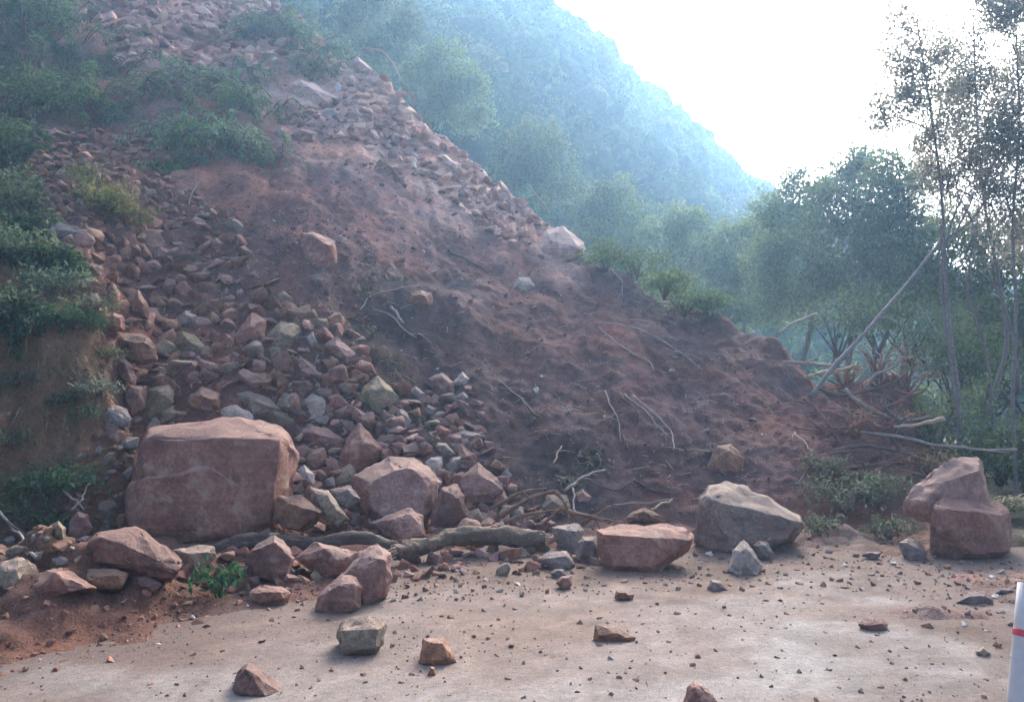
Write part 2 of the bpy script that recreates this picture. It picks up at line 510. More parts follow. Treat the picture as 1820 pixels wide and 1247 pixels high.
def cast(px, py, ymax=35.0):
    """depth (Y) at which the line of sight through each photo pixel meets the slope or the road"""
    px = np.atleast_1d(np.asarray(px, float)); py = np.atleast_1d(np.asarray(py, float))
    a, b = ray(px, py)
    res = np.full(len(px), np.nan)
    ys = np.arange(3.5, ymax, 0.04)
    for i0 in range(0, len(px), 400):
        A, Bb = a[i0:i0 + 400, None], b[i0:i0 + 400, None]
        hit = height(A * ys, np.broadcast_to(ys, (len(A), len(ys)))) >= EYE + Bb * ys
        first = hit.argmax(axis=1)
        res[i0:i0 + 400] = np.where(hit.any(axis=1), ys[first], np.nan)
    return res

def ground_point(px, py, fallback=14.0):
    y = float(cast(px, py)[0])
    if math.isnan(y): y = fallback
    return at(px, py, y), y

# --- zone colours of the soil itself
def zone_colours(X, Y, Z):
    px, py = project(X, Y, Z)
    wx = 60 * fbm(X * 0.9, Y * 0.9, 3.3, 3); wy = 60 * fbm(X * 0.9, Y * 0.9, 8.8, 3)
    px = px + wx; py = py + wy
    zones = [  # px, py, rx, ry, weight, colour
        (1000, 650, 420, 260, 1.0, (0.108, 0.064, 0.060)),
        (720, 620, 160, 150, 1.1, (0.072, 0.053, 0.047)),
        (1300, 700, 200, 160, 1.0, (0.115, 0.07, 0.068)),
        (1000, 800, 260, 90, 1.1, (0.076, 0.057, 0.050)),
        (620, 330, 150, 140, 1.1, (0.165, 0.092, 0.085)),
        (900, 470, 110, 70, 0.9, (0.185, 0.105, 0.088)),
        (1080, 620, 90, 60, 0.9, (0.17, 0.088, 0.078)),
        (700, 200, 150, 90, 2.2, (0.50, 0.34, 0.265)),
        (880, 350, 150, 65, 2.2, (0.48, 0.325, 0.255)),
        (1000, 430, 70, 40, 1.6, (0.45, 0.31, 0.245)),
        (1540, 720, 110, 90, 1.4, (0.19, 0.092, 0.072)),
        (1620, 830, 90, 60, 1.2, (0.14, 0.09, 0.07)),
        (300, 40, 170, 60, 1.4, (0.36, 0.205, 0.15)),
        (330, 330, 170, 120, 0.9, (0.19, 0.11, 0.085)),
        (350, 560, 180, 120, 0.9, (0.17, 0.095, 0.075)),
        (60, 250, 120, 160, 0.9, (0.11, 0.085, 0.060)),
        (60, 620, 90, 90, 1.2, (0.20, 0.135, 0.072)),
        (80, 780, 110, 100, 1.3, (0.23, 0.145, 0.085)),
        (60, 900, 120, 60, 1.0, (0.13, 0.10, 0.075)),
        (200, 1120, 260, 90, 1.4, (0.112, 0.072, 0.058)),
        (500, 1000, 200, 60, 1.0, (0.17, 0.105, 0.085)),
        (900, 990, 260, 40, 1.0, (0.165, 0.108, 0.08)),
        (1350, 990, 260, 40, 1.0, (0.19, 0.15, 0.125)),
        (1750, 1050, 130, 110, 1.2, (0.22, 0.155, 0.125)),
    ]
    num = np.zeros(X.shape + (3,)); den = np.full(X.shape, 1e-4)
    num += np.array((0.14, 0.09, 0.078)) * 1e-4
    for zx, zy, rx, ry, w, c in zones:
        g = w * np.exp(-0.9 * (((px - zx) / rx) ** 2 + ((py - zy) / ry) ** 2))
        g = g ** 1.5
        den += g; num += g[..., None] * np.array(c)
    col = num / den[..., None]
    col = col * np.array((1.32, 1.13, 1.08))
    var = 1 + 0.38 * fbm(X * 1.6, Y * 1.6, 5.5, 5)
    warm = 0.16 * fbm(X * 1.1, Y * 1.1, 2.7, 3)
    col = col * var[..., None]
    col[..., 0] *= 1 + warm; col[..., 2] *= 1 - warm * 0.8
    return np.clip(col, 0.02, 0.6)

nX, nY = len(gx), len(gy)
idx = np.arange(nX * nY).reshape(nY, nX)
quads = np.stack([idx[:-1, :-1], idx[:-1, 1:], idx[1:, 1:], idx[1:, :-1]], axis=-1).reshape(-1, 4)
keep = (GH.ravel()[quads] > -0.06).any(axis=1)
# the far side and what lies far outside the view is thinned away
cx = GX.ravel()[quads[:, 0]]; cy = GY.ravel()[quads[:, 0]]
keep &= (cx / np.maximum(cy, 1) > -0.95) | (cy > 8)
quads = quads[keep]
used = np.unique(quads)
remap = np.zeros(nX * nY, int); remap[used] = np.arange(len(used))
TV = np.stack([GX.ravel()[used], GY.ravel()[used], GH.ravel()[used]], axis=1)
# push points sideways a little so that clods are not a height field's smooth bumps
TV[:, 0] += 0.02 * vnoise(TV[:, 0] * 14, TV[:, 1] * 14, 1.0)
TV[:, 1] += 0.02 * vnoise(TV[:, 0] * 14, TV[:, 1] * 14, 21.0)
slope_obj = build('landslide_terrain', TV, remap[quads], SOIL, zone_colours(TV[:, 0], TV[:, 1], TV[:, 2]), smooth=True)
tag(slope_obj, 'slope of loose reddish brown landslide soil burying the road', 'landslide', kind='structure')

# ------------------------------------------------------------------ road and ground
rx = np.arange(-9.0, 7.4, 0.08); ry = np.arange(-4.0, 14.0, 0.08)
RX, RY = np.meshgrid(rx, ry)
RZ = 0.006 * fbm(RX * 1.3, RY * 1.3, 0.5, 3) + 0.004 * fbm(RX * 7, RY * 7, 2.5, 3)
rpx, rpy = project(RX, RY, RZ)
def blob(cx_, cy_, a, b_):
    return np.exp(-(((rpx - cx_) / a) ** 2 + ((rpy - cy_) / b_) ** 2))
warp = fbm(RX * 1.2, RY * 1.2, 4.5, 4)
pale = 1.1 * blob(1450, 1180, 330, 80) + 0.9 * blob(1330, 1090, 130, 40) + 0.9 * blob(300, 1215, 260, 30) + 0.8 * blob(560, 1160, 130, 40) + 0.6 * blob(1010, 1230, 130, 25) + 0.4 * blob(1600, 1040, 150, 30)
toe = np.exp(-((RY - 9.3) / 1.1) ** 2)
pink = 0.9 * blob(900, 1090, 260, 60) + 0.8 * blob(900, 1180, 260, 50) + 0.7 * blob(400, 1120, 160, 40) + 0.6 * blob(1480, 1090, 160, 18) + 0.5 * blob(1250, 1160, 90, 50)
dirt = 0.9 * blob(950, 1010, 420, 28) + 0.8 * blob(1700, 1030, 160, 60) + 0.9 * blob(200, 1120, 220, 60) + 0.5 * blob(1800, 1150, 90, 60) + 0.4 * blob(560, 1170, 100, 20)
pk = np.clip(pale + 0.35 * warp + 0.35 * fbm(RX * 0.6, RY * 0.6, 3.0, 3), 0, 1.3); pi = np.clip(1.3 * pink + 0.45 * fbm(RX * 1.9, RY * 1.9, 6.5, 4), 0, 1.2); di = np.clip(1.5 * dirt + 1.2 * toe + 0.1 + 1.0 * fbm(RX * 2.4, RY * 2.4, 9.5, 4), 0, 1.2)
tot = pk + pi + di + 0.35
rc = (pk[..., None] * np.array((0.43, 0.40, 0.37)) + pi[..., None] * np.array((0.31, 0.222, 0.178)) + di[..., None] * np.array((0.165, 0.108, 0.08)) + 0.35 * np.array((0.29, 0.235, 0.198))) / tot[..., None]
streak = fbm(RX * 1.0, RY * 9.0, 3.0, 4)
rc = rc * 0.77 * (1 + 0.06 * streak + 0.20 * fbm(RX * 11, RY * 11, 1.0, 3))[..., None]
soilfilm = np.clip(1 - (0.0 - terrain(RX, RY)) / 0.10 + 0.5 * fbm(RX * 3, RY * 3, 7.0, 4), 0, 1) * (RY > 3.6)
soilfilm = np.where(terrain(RX, RY) <= -0.29, 0, soilfilm)
redf = np.exp(-(((RX + 3.4) / 2.3) ** 2 + ((RY - 6.4) / 1.7) ** 2)) * (0.75 + 0.6 * fbm(RX * 2.6, RY * 2.6, 5.0, 4))
soilfilm = np.clip(np.maximum(soilfilm * 0.8, redf), 0, 0.95)[..., None]
rc = rc * (1 - soilfilm) + np.where(RX[..., None] < -0.5, np.array((0.135, 0.098, 0.083)), np.array((0.19, 0.14, 0.115))) * soilfilm
ni = np.arange(RX.size).reshape(RX.shape)
rq = np.stack([ni[:-1, :-1], ni[:-1, 1:], ni[1:, 1:], ni[1:, :-1]], axis=-1).reshape(-1, 4)
road = build('road', np.stack([RX.ravel(), RY.ravel(), RZ.ravel()], axis=1), rq, ROADM, np.clip(rc.reshape(-1, 3), 0.05, 0.7), smooth=True)
tag(road, 'pale concrete road dusted with pinkish silt and grit', 'road', kind='structure')

GR = 330.0
gxs = np.concatenate([np.linspace(-GR, -20, 24), np.linspace(-19, 19, 60), np.linspace(20, GR, 24)])
gys = np.concatenate([np.linspace(-60, -6, 8), np.linspace(-5, 40, 70), np.linspace(42, GR, 34)])
AX, AY = np.meshgrid(gxs, gys)
AZ = -0.16 + 0.0 * AX
AZ += sstep(6.6, 9.0, AX) * (0.10 + 0.10 * fbm(AX * 0.6, AY * 0.6, 1.0, 3))
ni = np.arange(AX.size).reshape(AX.shape)
aq = np.stack([ni[:-1, :-1], ni[:-1, 1:], ni[1:, 1:], ni[1:, :-1]], axis=-1).reshape(-1, 4)
gc = np.array((0.075, 0.07, 0.045)) * (1 + 0.3 * fbm(AX * 0.7, AY * 0.7, 2.0, 3))[..., None]
ground = build('ground', np.stack([AX.ravel(), AY.ravel(), AZ.ravel()], axis=1), aq, LITTER, gc.reshape(-1, 3), smooth=True)
tag(ground, 'dark leaf strewn ground beyond the road', 'ground', kind='structure')

# verge: leaf-strewn earth shoulder at the right edge of the road
vx = np.arange(4.6, 12.0, 0.11); vy = np.arange(7.6, 26.0, 0.11)
VX, VY = np.meshgrid(vx, vy)
P_ = W0 / 2 + FPX * VX / VY
VZ = -0.20 + 0.26 * sstep(1650, 1760, P_ - 60 * (VY - 10) / 6) * sstep(8.2, 9.6, VY + 0.5 * fbm(VX, VY, 2.0, 3)) + 0.35 * sstep(11, 20, VY) * sstep(4.6, 7.5, VX) + 0.10 * fbm(VX * 1.5, VY * 1.5, 3.0, 4)
ni = np.arange(VX.size).reshape(VX.shape)
vq = np.stack([ni[:-1, :-1], ni[:-1, 1:], ni[1:, 1:], ni[1:, :-1]], axis=-1).reshape(-1, 4)
vc = np.array((0.14, 0.115, 0.075)) * (1 + 0.35 * fbm(VX * 2, VY * 2, 2.0, 4))[..., None]
verge = build('road_verge', np.stack([VX.ravel(), VY.ravel(), VZ.ravel()], axis=1), vq, SOIL, np.clip(vc.reshape(-1, 3), 0.02, 0.5), smooth=True)
tag(verge, 'earth verge below the trees at the road edge', 'verge', kind='structure')

# ------------------------------------------------------------------ wooded mountain behind
M_SKY = ([-700, 700, 960, 1000, 1080, 1150, 1230, 1300, 1345, 1400, 1500, 1600, 1700, 1850, 2300],
         [40, 40, 40, 62, 115, 180, 250, 315, 345, 385, 440, 490, 530, 560, 600])
YF, YS = 30.0, 130.0
H_F = ([400, 1000, 1400], [28.0, 30.0, 32.0]); H_S = ([380, 700, 1000, 1345, 1700], [52.0, 68.0, 94.0, 130.0, 135.0])
def hill(X, Y):
    P = np.clip(W0 / 2 + FPX * X / np.maximum(Y, 1), -700, 2300)
    t = ray(P, np.interp(P, *M_SKY))[1]
    YF = np.interp(P, *H_F); YS = np.interp(P, *H_S)
    f = (Y - YF) / (YS - YF)
    t0 = (-1.0 - EYE) / YF
    fc_ = np.clip(f, -0.2, 1)
    tt = t0 + (t - t0) * np.where(fc_ > 0, 1 - (1 - fc_) ** 2.2, fc_)
    z = EYE + tt * np.minimum(Y, YS) - np.maximum(Y - YS, 0) * 0.35
    z = z + np.clip(f, 0, 0.9) * 1.8 * fbm(X * 0.03, Y * 0.03, 1.0, 3) * (1 - 1.0 * sstep(0.6, 1.0, f))
    return np.maximum(z, -3.0)
hx = np.arange(-150, 190, 2.0); hy = np.arange(29, 230, 2.0)
HX, HY = np.meshgrid(hx, hy)
HZ = hill(HX, HY)
ni = np.arange(HX.size).reshape(HX.shape)
hq = np.stack([ni[:-1, :-1], ni[:-1, 1:], ni[1:, 1:], ni[1:, :-1]], axis=-1).reshape(-1, 4)
hc = np.array((0.035, 0.045, 0.022)) * (1 + 0.3 * fbm(HX * 0.2, HY * 0.2, 2.0, 3))[..., None]
mountain = build('mountain', np.stack([HX.ravel(), HY.ravel(), HZ.ravel()], axis=1), hq, LITTER, np.clip(hc.reshape(-1, 3), 0.01, 0.5), smooth=True)
tag(mountain, 'steep mountainside rising behind the landslide', 'mountain', kind='structure')

_ico = bmesh.new(); bmesh.ops.create_icosphere(_ico, subdivisions=3, radius=1.0)
ICO_V = np.array([v.co[:] for v in _ico.verts]); ICO_F = np.array([[v.index for v in f.verts] for f in _ico.faces]); _ico.free()
_ico = bmesh.new(); bmesh.ops.create_icosphere(_ico, subdivisions=2, radius=1.0)
ICO_V2 = np.array([v.co[:] for v in _ico.verts]); ICO_F2 = np.array([[v.index for v in f.verts] for f in _ico.faces]); _ico.free()
def crown_points(centre, radii, n, clumps=14, spread=0.33, shell=0.55):
    """leaf positions gathered in clumps around an ellipsoid"""
    d = rng.normal(size=(clumps, 3)); d /= np.linalg.norm(d, axis=1)[:, None]
    d[:, 2] = np.where(d[:, 2] < -0.45, -d[:, 2], d[:, 2])
    cc = d * (shell + (1 - shell) * rng.random((clumps, 1)))
    k = rng.integers(0, clumps, n)
    p = cc[k] + np.clip(rng.normal(size=(n, 3)), -1.7, 1.7) * spread * (0.6 + 0.8 * rng.random((clumps, 1)))[k]
    return np.asarray(centre) + p * np.asarray(radii), p

def forest_leaves():
    Vs, Fs, Ts, Cs, n0 = [], [], [], [], 0
    KV, KC, k0 = [], [], 0
    count = 0
    pts = []
    tries = 0
    while tries < 60000 and count < 2300:
        tries += 1
        px = 380 + 1640 * rng.random()
        yf_, ys_ = np.interp(px, *H_F), np.interp(px, *H_S)
        Y = yf_ + 1 + (ys_ + 4 - yf_) * rng.random() ** 0.8
        X = (px - W0 / 2) / FPX * Y
        Z = float(hill(X, Y))
        _, py = project(X, Y, Z)
        # only where the camera, or one a few steps beside it, looks past the slide
        crest = np.interp(px, *T_CREST)
        if py > crest + 140 or px < 380 or py < -70: continue
        r = (0.9 + 1.6 * rng.random() ** 1.5) * (0.7 + 0.4 * min(1, Y / 90))
        ok = True
        for (qx, qy, qr) in pts[-260:]:
            if (qx - X) ** 2 + (qy - Y) ** 2 < (0.52 * (qr + r)) ** 2 * 0.9: ok = False; break
        if not ok: continue
        pts.append((X, Y, r)); count += 1
        r *= 1 - 0.4 * float(sstep(0.72, 0.95, (Y - yf_) / (ys_ - yf_)))
        hgt = r * (1.0 + 0.3 * rng.random())
        near = np.clip((70 - Y) / 36, 0, 1)
        n = int(100 + 240 * near)
        size = 1.1 * (0.40 - 0.20 * near)
        P, u = crown_points((X, Y, Z + hgt * 0.75), (r, r, hgt), n, clumps=int(14 + 8 * near), spread=0.16 + 0.10 * near, shell=0.72)
        N = u * np.array((1, 1, 1.4)) + rng.normal(size=u.shape) * 0.6 + np.array((0, 0, 0.4))
        D = rng.normal(size=u.shape) + np.array((0, 0, -0.3))
        V, F = leaf_arrays(P, size * (0.6 + 0.8 * rng.random(n)), size * 0.55 * (0.6 + 0.8 * rng.random(n)), D, N)
        tone = rng.random() ** 1.3
        base = np.array((0.030, 0.064, 0.026)) * (1 - tone) + np.array((0.095, 0.17, 0.05)) * tone
        if rng.random() < 0.10: base = np.array((0.13, 0.14, 0.06))
        c = base * (0.7 + 0.6 * rng.random((n, 1)))
        Vs.append(V); Fs.append(F + n0); Cs.append(np.repeat(c, 4, axis=0)); n0 += len(V)
        # inner mass of shaded leaves and boughs, lumpy
        IV = ICO_V if Y < 62 else ICO_V2
        K = IV * (0.86 + 0.30 * fbm(IV[:, 0] * 2.6 + X, IV[:, 1] * 2.6 + Y, IV[:, 2] * 2.6, 2))[:, None]
        K = K * np.array((r, r, hgt)) + np.array((X, Y, Z + hgt * 0.7))
        KV.append(K); Ts.append((ICO_F if Y < 62 else ICO_F2) + k0); KC.append(np.tile(base, (len(K), 1)) * (0.75 + 0.5 * rng.random((len(K), 1)))); k0 += len(K)
    return (np.vstack(Vs), np.vstack(Fs), np.vstack(Cs)), (np.vstack(KV), np.vstack(Ts), np.vstack(KC))

(fv, ff, fc), (kv, kf, kc) = forest_leaves()
forest = build('forest', fv, ff, LEAF, fc)
build('canopy', kv, kf, CANOPY, kc, parent=forest, smooth=True)['kind'] = 'stuff'
tag(forest, 'hazy green forest covering the mountainside behind the slide', 'forest', kind='stuff')

# ------------------------------------------------------------------ rocks
CROP = {'A': (0, 700, 3.562), 'B': (420, 700, 3.562), 'C': (850, 750, 3.562), 'D': (1320, 700, 3.562), 'E': (0, 950, 4.044), 'F': (400, 950, 4.044),
        'G': (850, 950, 4.044), 'H': (1370, 950, 4.044), 'L': (0, 400, 2.968), 'M': (500, 400, 2.968), 'V': (500, 0, 2.968), 'P': (0, 0, 1.0)}

def px_of(crop, pts):
    x0, y0, s = CROP[crop]
    return np.array([(x0 + p[0] / s, y0 + p[1] / s) for p in pts], float)

def refine(bm, maxlen, rounds=5):
    for _ in range(rounds):
        bmesh.ops.triangulate(bm, faces=bm.faces[:])
        ed = [e for e in bm.edges if e.calc_length() > maxlen]
        if not ed or len(bm.faces) > 5200: break
        bmesh.ops.subdivide_edges(bm, edges=ed, cuts=1)
    bmesh.ops.triangulate(bm, faces=bm.faces[:])

def rough_up(bm, size, seed, a1=0.035, a2=0.011):
    bm.normal_update()
    n = len(bm.verts)
    co = np.empty((n, 3)); nr = np.empty((n, 3))
    for i, v in enumerate(bm.verts):
        co[i] = v.co; nr[i] = v.normal
    q = co / size
    d = a1 * size * fbm(q[:, 0] * 2.3 + seed, q[:, 1] * 2.3, q[:, 2] * 2.3 + seed * 0.7, 3)
    rid = np.abs(fbm(q[:, 0] * 5.5 + seed * 1.3, q[:, 1] * 5.5, q[:, 2] * 5.5, 3))
    d -= a1 * 0.8 * size * np.clip(0.16 - rid, 0, 1) / 0.16 * 0.5
    d += a2 * size * fbm(q[:, 0] * 12 + seed, q[:, 1] * 12, q[:, 2] * 12, 3)
    co = co + nr * d[:, None]
    for i, v in enumerate(bm.verts):
        v.co = co[i]

def hull_mesh(name, pts, size, seed, bevel, maxlen, a1=0.042, a2=0.014, chips=0, seg=2):
    bm = bmesh.new()
    for p in pts: bm.verts.new(p)
    r = bmesh.ops.convex_hull(bm, input=bm.verts[:])
    junk = [g for g in r['geom_interior'] if isinstance(g, bmesh.types.BMVert)]
    if junk: bmesh.ops.delete(bm, geom=junk, context='VERTS')
    loose = [v for v in bm.verts if not v.link_faces]
    if loose: bmesh.ops.delete(bm, geom=loose, context='VERTS')
    bmesh.ops.dissolve_limit(bm, angle_limit=math.radians(9), verts=bm.verts[:], edges=bm.edges[:])
    rc_ = np.random.default_rng(int(seed * 100) % 99991)
    for _c in range(chips):
        v = bm.verts[:][rc_.integers(0, len(bm.verts))]
        cen_ = sum((w.co for w in bm.verts), Vector()) / len(bm.verts)
        nrm = (v.co - cen_).normalized() + Vector(rc_.normal(size=3) * 0.12); nrm.normalize()
        cut = v.co - nrm * size * (0.015 + 0.04 * rc_.random())
        g = bmesh.ops.bisect_plane(bm, geom=bm.verts[:] + bm.edges[:] + bm.faces[:], plane_co=cut, plane_no=nrm, clear_outer=True)
        ed_ = [e for e in g['geom_cut'] if isinstance(e, bmesh.types.BMEdge)]
        if ed_: bmesh.ops.contextual_create(bm, geom=ed_)
    bmesh.ops.bevel(bm, geom=bm.edges[:], offset=bevel, segments=seg, profile=0.6, affect='EDGES', clamp_overlap=True)
    refine(bm, maxlen)
    rough_up(bm, size, seed, a1, a2)
    bm.normal_update()
    me = bpy.data.meshes.new(name)
    bm.to_mesh(me); bm.free()
    me.polygons.foreach_set("use_smooth", np.ones(len(me.polygons), bool))
    me.set_sharp_from_angle(angle=math.radians(38))
    return me

HERO_NAMES = []
HERO_DISCS = []        # (px, py, radius px) already taken by a traced rock
_seed = [3.0]

def rock(name, crop, outline, inner, mat, label, cat='boulder', tf=0.85, base=None, depth=None, sink=0.10, group=None, chips=3):
    """one rock: its outline seen from the road, its front ridge points, and a real thickness behind"""
    o = px_of(crop, outline)
    _seed[0] += 1.37
    pb, pt = o[:, 1].max(), o[:, 1].min()
    low = o[o[:, 1] > pb - 0.15 * (pb - pt)]
    bx_ = low[:, 0].mean()
    if depth is not None: Yb = depth
    else:
        by_ = pb if base is None else base
        Yb = float(cast(bx_, min(by_, 1600))[0])
        if math.isnan(Yb): Yb = 14.0
    wm = (o[:, 0].max() - o[:, 0].min()) / FPX * Yb; hm_ = (pb - pt) / FPX * Yb
    size = math.sqrt(wm * hm_)
    T = tf * min(max(wm, hm_), 1.25 * min(wm, hm_))
    cen = o.mean(axis=0)
    if depth is None:      # bring the rock forward until the slope does not swallow its face
        q = np.vstack([cen + (o - cen) * 0.85, px_of(crop, inner) if inner else cen + (o - cen) * 0.5])
        tt = (pb - q[:, 1]) / (pb - pt + 1e-6)
        td = cast(q[:, 0], q[:, 1])
        need = np.where(np.isnan(td), 0, td - (Yb + T * (0.06 + 0.5 * tt)))
        Yb = Yb + float(np.clip(np.percentile(need, 8), -0.7, 0))
    P = []
    for x, y in o:
        t = (pb - y) / (pb - pt + 1e-6)
        side = abs(x - cen[0]) / (0.5 * (o[:, 0].max() - o[:, 0].min()))
        d = Yb + T * (0.12 + 0.70 * t + 0.12 * side)
        P.append(at(x, y, d))
        q = cen + (np.array((x, y)) - cen) * 0.78
        b = at(q[0], q[1], Yb + T * 1.15); P.append(b)
        if t < 0.3:
            b = at(x, y, d); P.append(b + np.array((0, 0.35 * T, -sink * size)))
    if inner:
        for x, y in px_of(crop, inner):
            t = (pb - y) / (pb - pt + 1e-6)
            P.append(at(x, y, Yb + T * (0.02 + 0.30 * t)))
    else:
        for k, (x, y) in enumerate(o):
            f = 0.42 + 0.22 * ((k * 37) % 10) / 10
            q = cen + (np.array((x, y)) - cen) * f + np.array((0, -0.04 * (pb - pt)))
            t = (pb - q[1]) / (pb - pt + 1e-6)
            P.append(at(q[0], q[1], Yb + T * (0.0 + 0.30 * t)))
    P = np.array(P)
    origin = at(bx_, pb, Yb)
    me = hull_mesh(name, P - origin, size, _seed[0], (0.016 if size < 0.8 else 0.034) * size, max(0.024, size / 19), a1=0.042 if size < 0.9 else 0.034, a2=0.018, chips=chips)
    me.materials.append(ROCK[mat])
    ob = bpy.data.objects.new(name, me)
    ob.location = tuple(origin)
    C.objects.link(ob)
    tag(ob, label, cat, group)
    if label != 'x': HERO_NAMES.append((cen[0], cen[1], 0.5 * (o[:, 0].max() - o[:, 0].min()), 0.5 * (pb - pt), label))
    HERO_DISCS.append((cen[0], cen[1], 0.40 * (o[:, 0].max() - o[:, 0].min()), 0.40 * (pb - pt)))
    return ob

R_ = rock
# --- the largest boulder
bl1 = R_('boulder', 'P', [(253,784),(264,757),(295,752),(337,757),(376,743),(415,738),(460,746),(500,757),(533,801),(529,826),(515,857),(494,882),(486,933),(450,957),(415,963),(303,968),(243,950),(222,925),(220,868),(227,833)],
   [(258,776),(317,776),(354,784),(393,778),(500,777),(250,900),(262,945),(420,955),(478,930),(250,838),(400,820)], 'red', 'huge blocky reddish boulder, the largest rock of the slide', tf=0.75, chips=0)
bl2 = R_('boulder', 'P', [(224,862),(258,844),(330,830),(375,821),(440,848),(496,884),(486,933),(450,957),(303,967),(243,950),(222,925)],
   [(262,852),(372,832),(470,890),(262,940),(420,952)], 'red', 'x', tf=0.5, depth=8.93, chips=0)
bmj = bmesh.new(); bmj.from_mesh(bl1.data)
tmp = bl2.data.copy(); tmp.transform(Matrix.Translation(bl2.location - bl1.location)); bmj.from_mesh(tmp); bmj.to_mesh(bl1.data); bmj.free()
bpy.data.objects.remove(bl2); bpy.data.meshes.remove(tmp)
# --- front row at the foot, from the bank side onwards
R_('boulder', 'A', [(440,1060),(480,960),(600,870),(860,850),(1050,970),(1200,1080),(1150,1190),(900,1140),(640,1095)], [(640,905),(760,968),(1000,1035),(1100,1120),(700,1060)], 'red', 'long dark reddish slab lying in front of the huge boulder')
R_('rock', 'A', [(1090,985),(1270,955),(1370,965),(1385,1010),(1300,1080),(1240,1150),(1170,1080)], [(1200,1010),(1300,1000),(1230,1060)], 'tan', 'pale tan rock between the long slab and the green sprig', 'rock')
R_('rock', 'A', [(-40,1100),(0,1060),(110,1025),(220,1080),(262,1115),(190,1200),(60,1250),(-40,1250)], [(120,1110),(30,1120),(170,1160)], 'tan', 'ochre rock cut by the picture edge, above the red soil', 'rock')
R_('rock', 'E', [(185,460),(230,340),(330,250),(470,232),(600,330),(712,412),(530,445),(350,470)], [(400,275),(470,350),(505,430),(260,380)], 'red', 'red wedge shaped rock with pale side on the soil mound', 'rock')
R_('rock', 'E', [(500,255),(700,235),(840,245),(960,280),(965,375),(800,395),(690,390),(580,320)], [(700,300),(850,290),(860,370),(640,330)], 'brown', 'brown rock under the thin curved stick', 'rock')
R_('rock', 'E', [(935,300),(1040,285),(1120,320),(1175,360),(1090,400),(960,380)], [], 'purple', 'small dark rock at the free end of the curved stick', 'rock')
R_('stone', 'A', [(585,700),(640,655),(720,668),(752,720),(690,772),(605,750)], [], 'tan', 'rounded tan stone beside the huge boulder, on the weedy side', 'stone')
R_('stone', 'A', [(440,810),(495,742),(560,755),(582,850),(510,925),(440,890)], [], 'purple', 'upright purplish stone above the dark end of the long slab', 'stone')
R_('stone', 'A', [(705,790),(740,758),(800,755),(818,840),(745,855)], [], 'brown', 'small brown stone at the lower corner of the huge boulder', 'stone')
R_('stone', 'A', [(620,200),(690,175),(765,190),(790,250),(735,315),(640,290)], [], 'purple', 'purplish stone stacked left of the huge boulder top', 'stone')
R_('stone', 'A', [(728,315),(800,268),(882,278),(850,345),(745,355)], [(800,305),(770,330)], 'grey', 'flat grey stone leaning on the huge boulder shoulder', 'stone')
R_('rock', 'A', [(610,170),(650,85),(720,60),(800,95),(832,160),(770,210),(660,200)], [(700,110),(740,150)], 'grey', 'grey green rock against the foot of the ochre bank', 'rock')
R_('stone', 'A', [(500,400),(520,330),(575,320),(580,400),(560,440)], [], 'brown', 'small brown stone low on the ochre bank edge', 'stone')
R_('stone', 'A', [(620,420),(690,365),(745,360),(730,430),(660,460)], [], 'tan', 'tan stone squeezed between bank and huge boulder', 'stone')
R_('stone', 'A', [(320,830),(370,800),(415,850),(400,940),(340,930)], [], 'moss', 'mossy stone among the weeds below the bank', 'stone')
R_('stone', 'A', [(10,990),(90,955),(180,960),(190,1010),(80,1030)], [], 'moss', 'flat mossy stone behind the ochre rock', 'stone')
R_('stone', 'A', [(310,1050),(380,1015),(450,1040),(440,1090),(350,1100)], [], 'grey', 'grey stone behind the red wedge shaped rock', 'stone')
# --- on top of and behind the huge boulder
R_('rock', 'L', [(740,1045),(760,930),(775,868),(920,832),(922,930),(850,965),(775,1040)], [(850,880),(800,960)], 'tan', 'tan upright block at the back corner of the huge boulder', 'rock', base=770)
R_('rock', 'A', [(915,120),(1000,60),(1100,72),(1232,100),(1222,160),(1150,182),(1050,182),(930,160)], [(1000,110),(1120,120)], 'tan', 'layered ochre rock resting just above the huge boulder', 'rock')
R_('rock', 'L', [(925,950),(1000,880),(1065,848),(1170,888),(1195,950),(1090,1005),(1020,990)], [(1060,900),(1150,930)], 'brown', 'dark olive brown rock behind the layered ochre one', 'rock')
R_('rock', 'L', [(1185,880),(1300,865),(1425,908),(1485,972),(1340,998),(1210,935)], [(1300,900),(1400,950)], 'tan', 'long tan slab sloping behind the huge boulder', 'rock')
R_('stone', 'L', [(1125,1005),(1180,960),(1245,942),(1335,1000),(1330,1035),(1140,1025)], [], 'pale', 'pale thin slab on the top edge of the huge boulder', 'stone')
R_('rock', 'L', [(1325,1010),(1390,970),(1470,955),(1575,1005),(1580,1080),(1500,1085),(1420,1040)], [(1440,990),(1530,1030)], 'moss', 'yellow green mossy rock at the back of the huge boulder', 'rock')
R_('rock', 'L', [(610,880),(680,840),(770,850),(760,960),(690,1000),(640,950)], [], 'purple', 'dark shaded rock in the hollow above the grey green one', 'rock')
R_('stone', 'L', [(860,860),(900,800),(960,850),(960,910),(930,930)], [], 'brown', 'brown stone behind the tan upright block', 'stone')
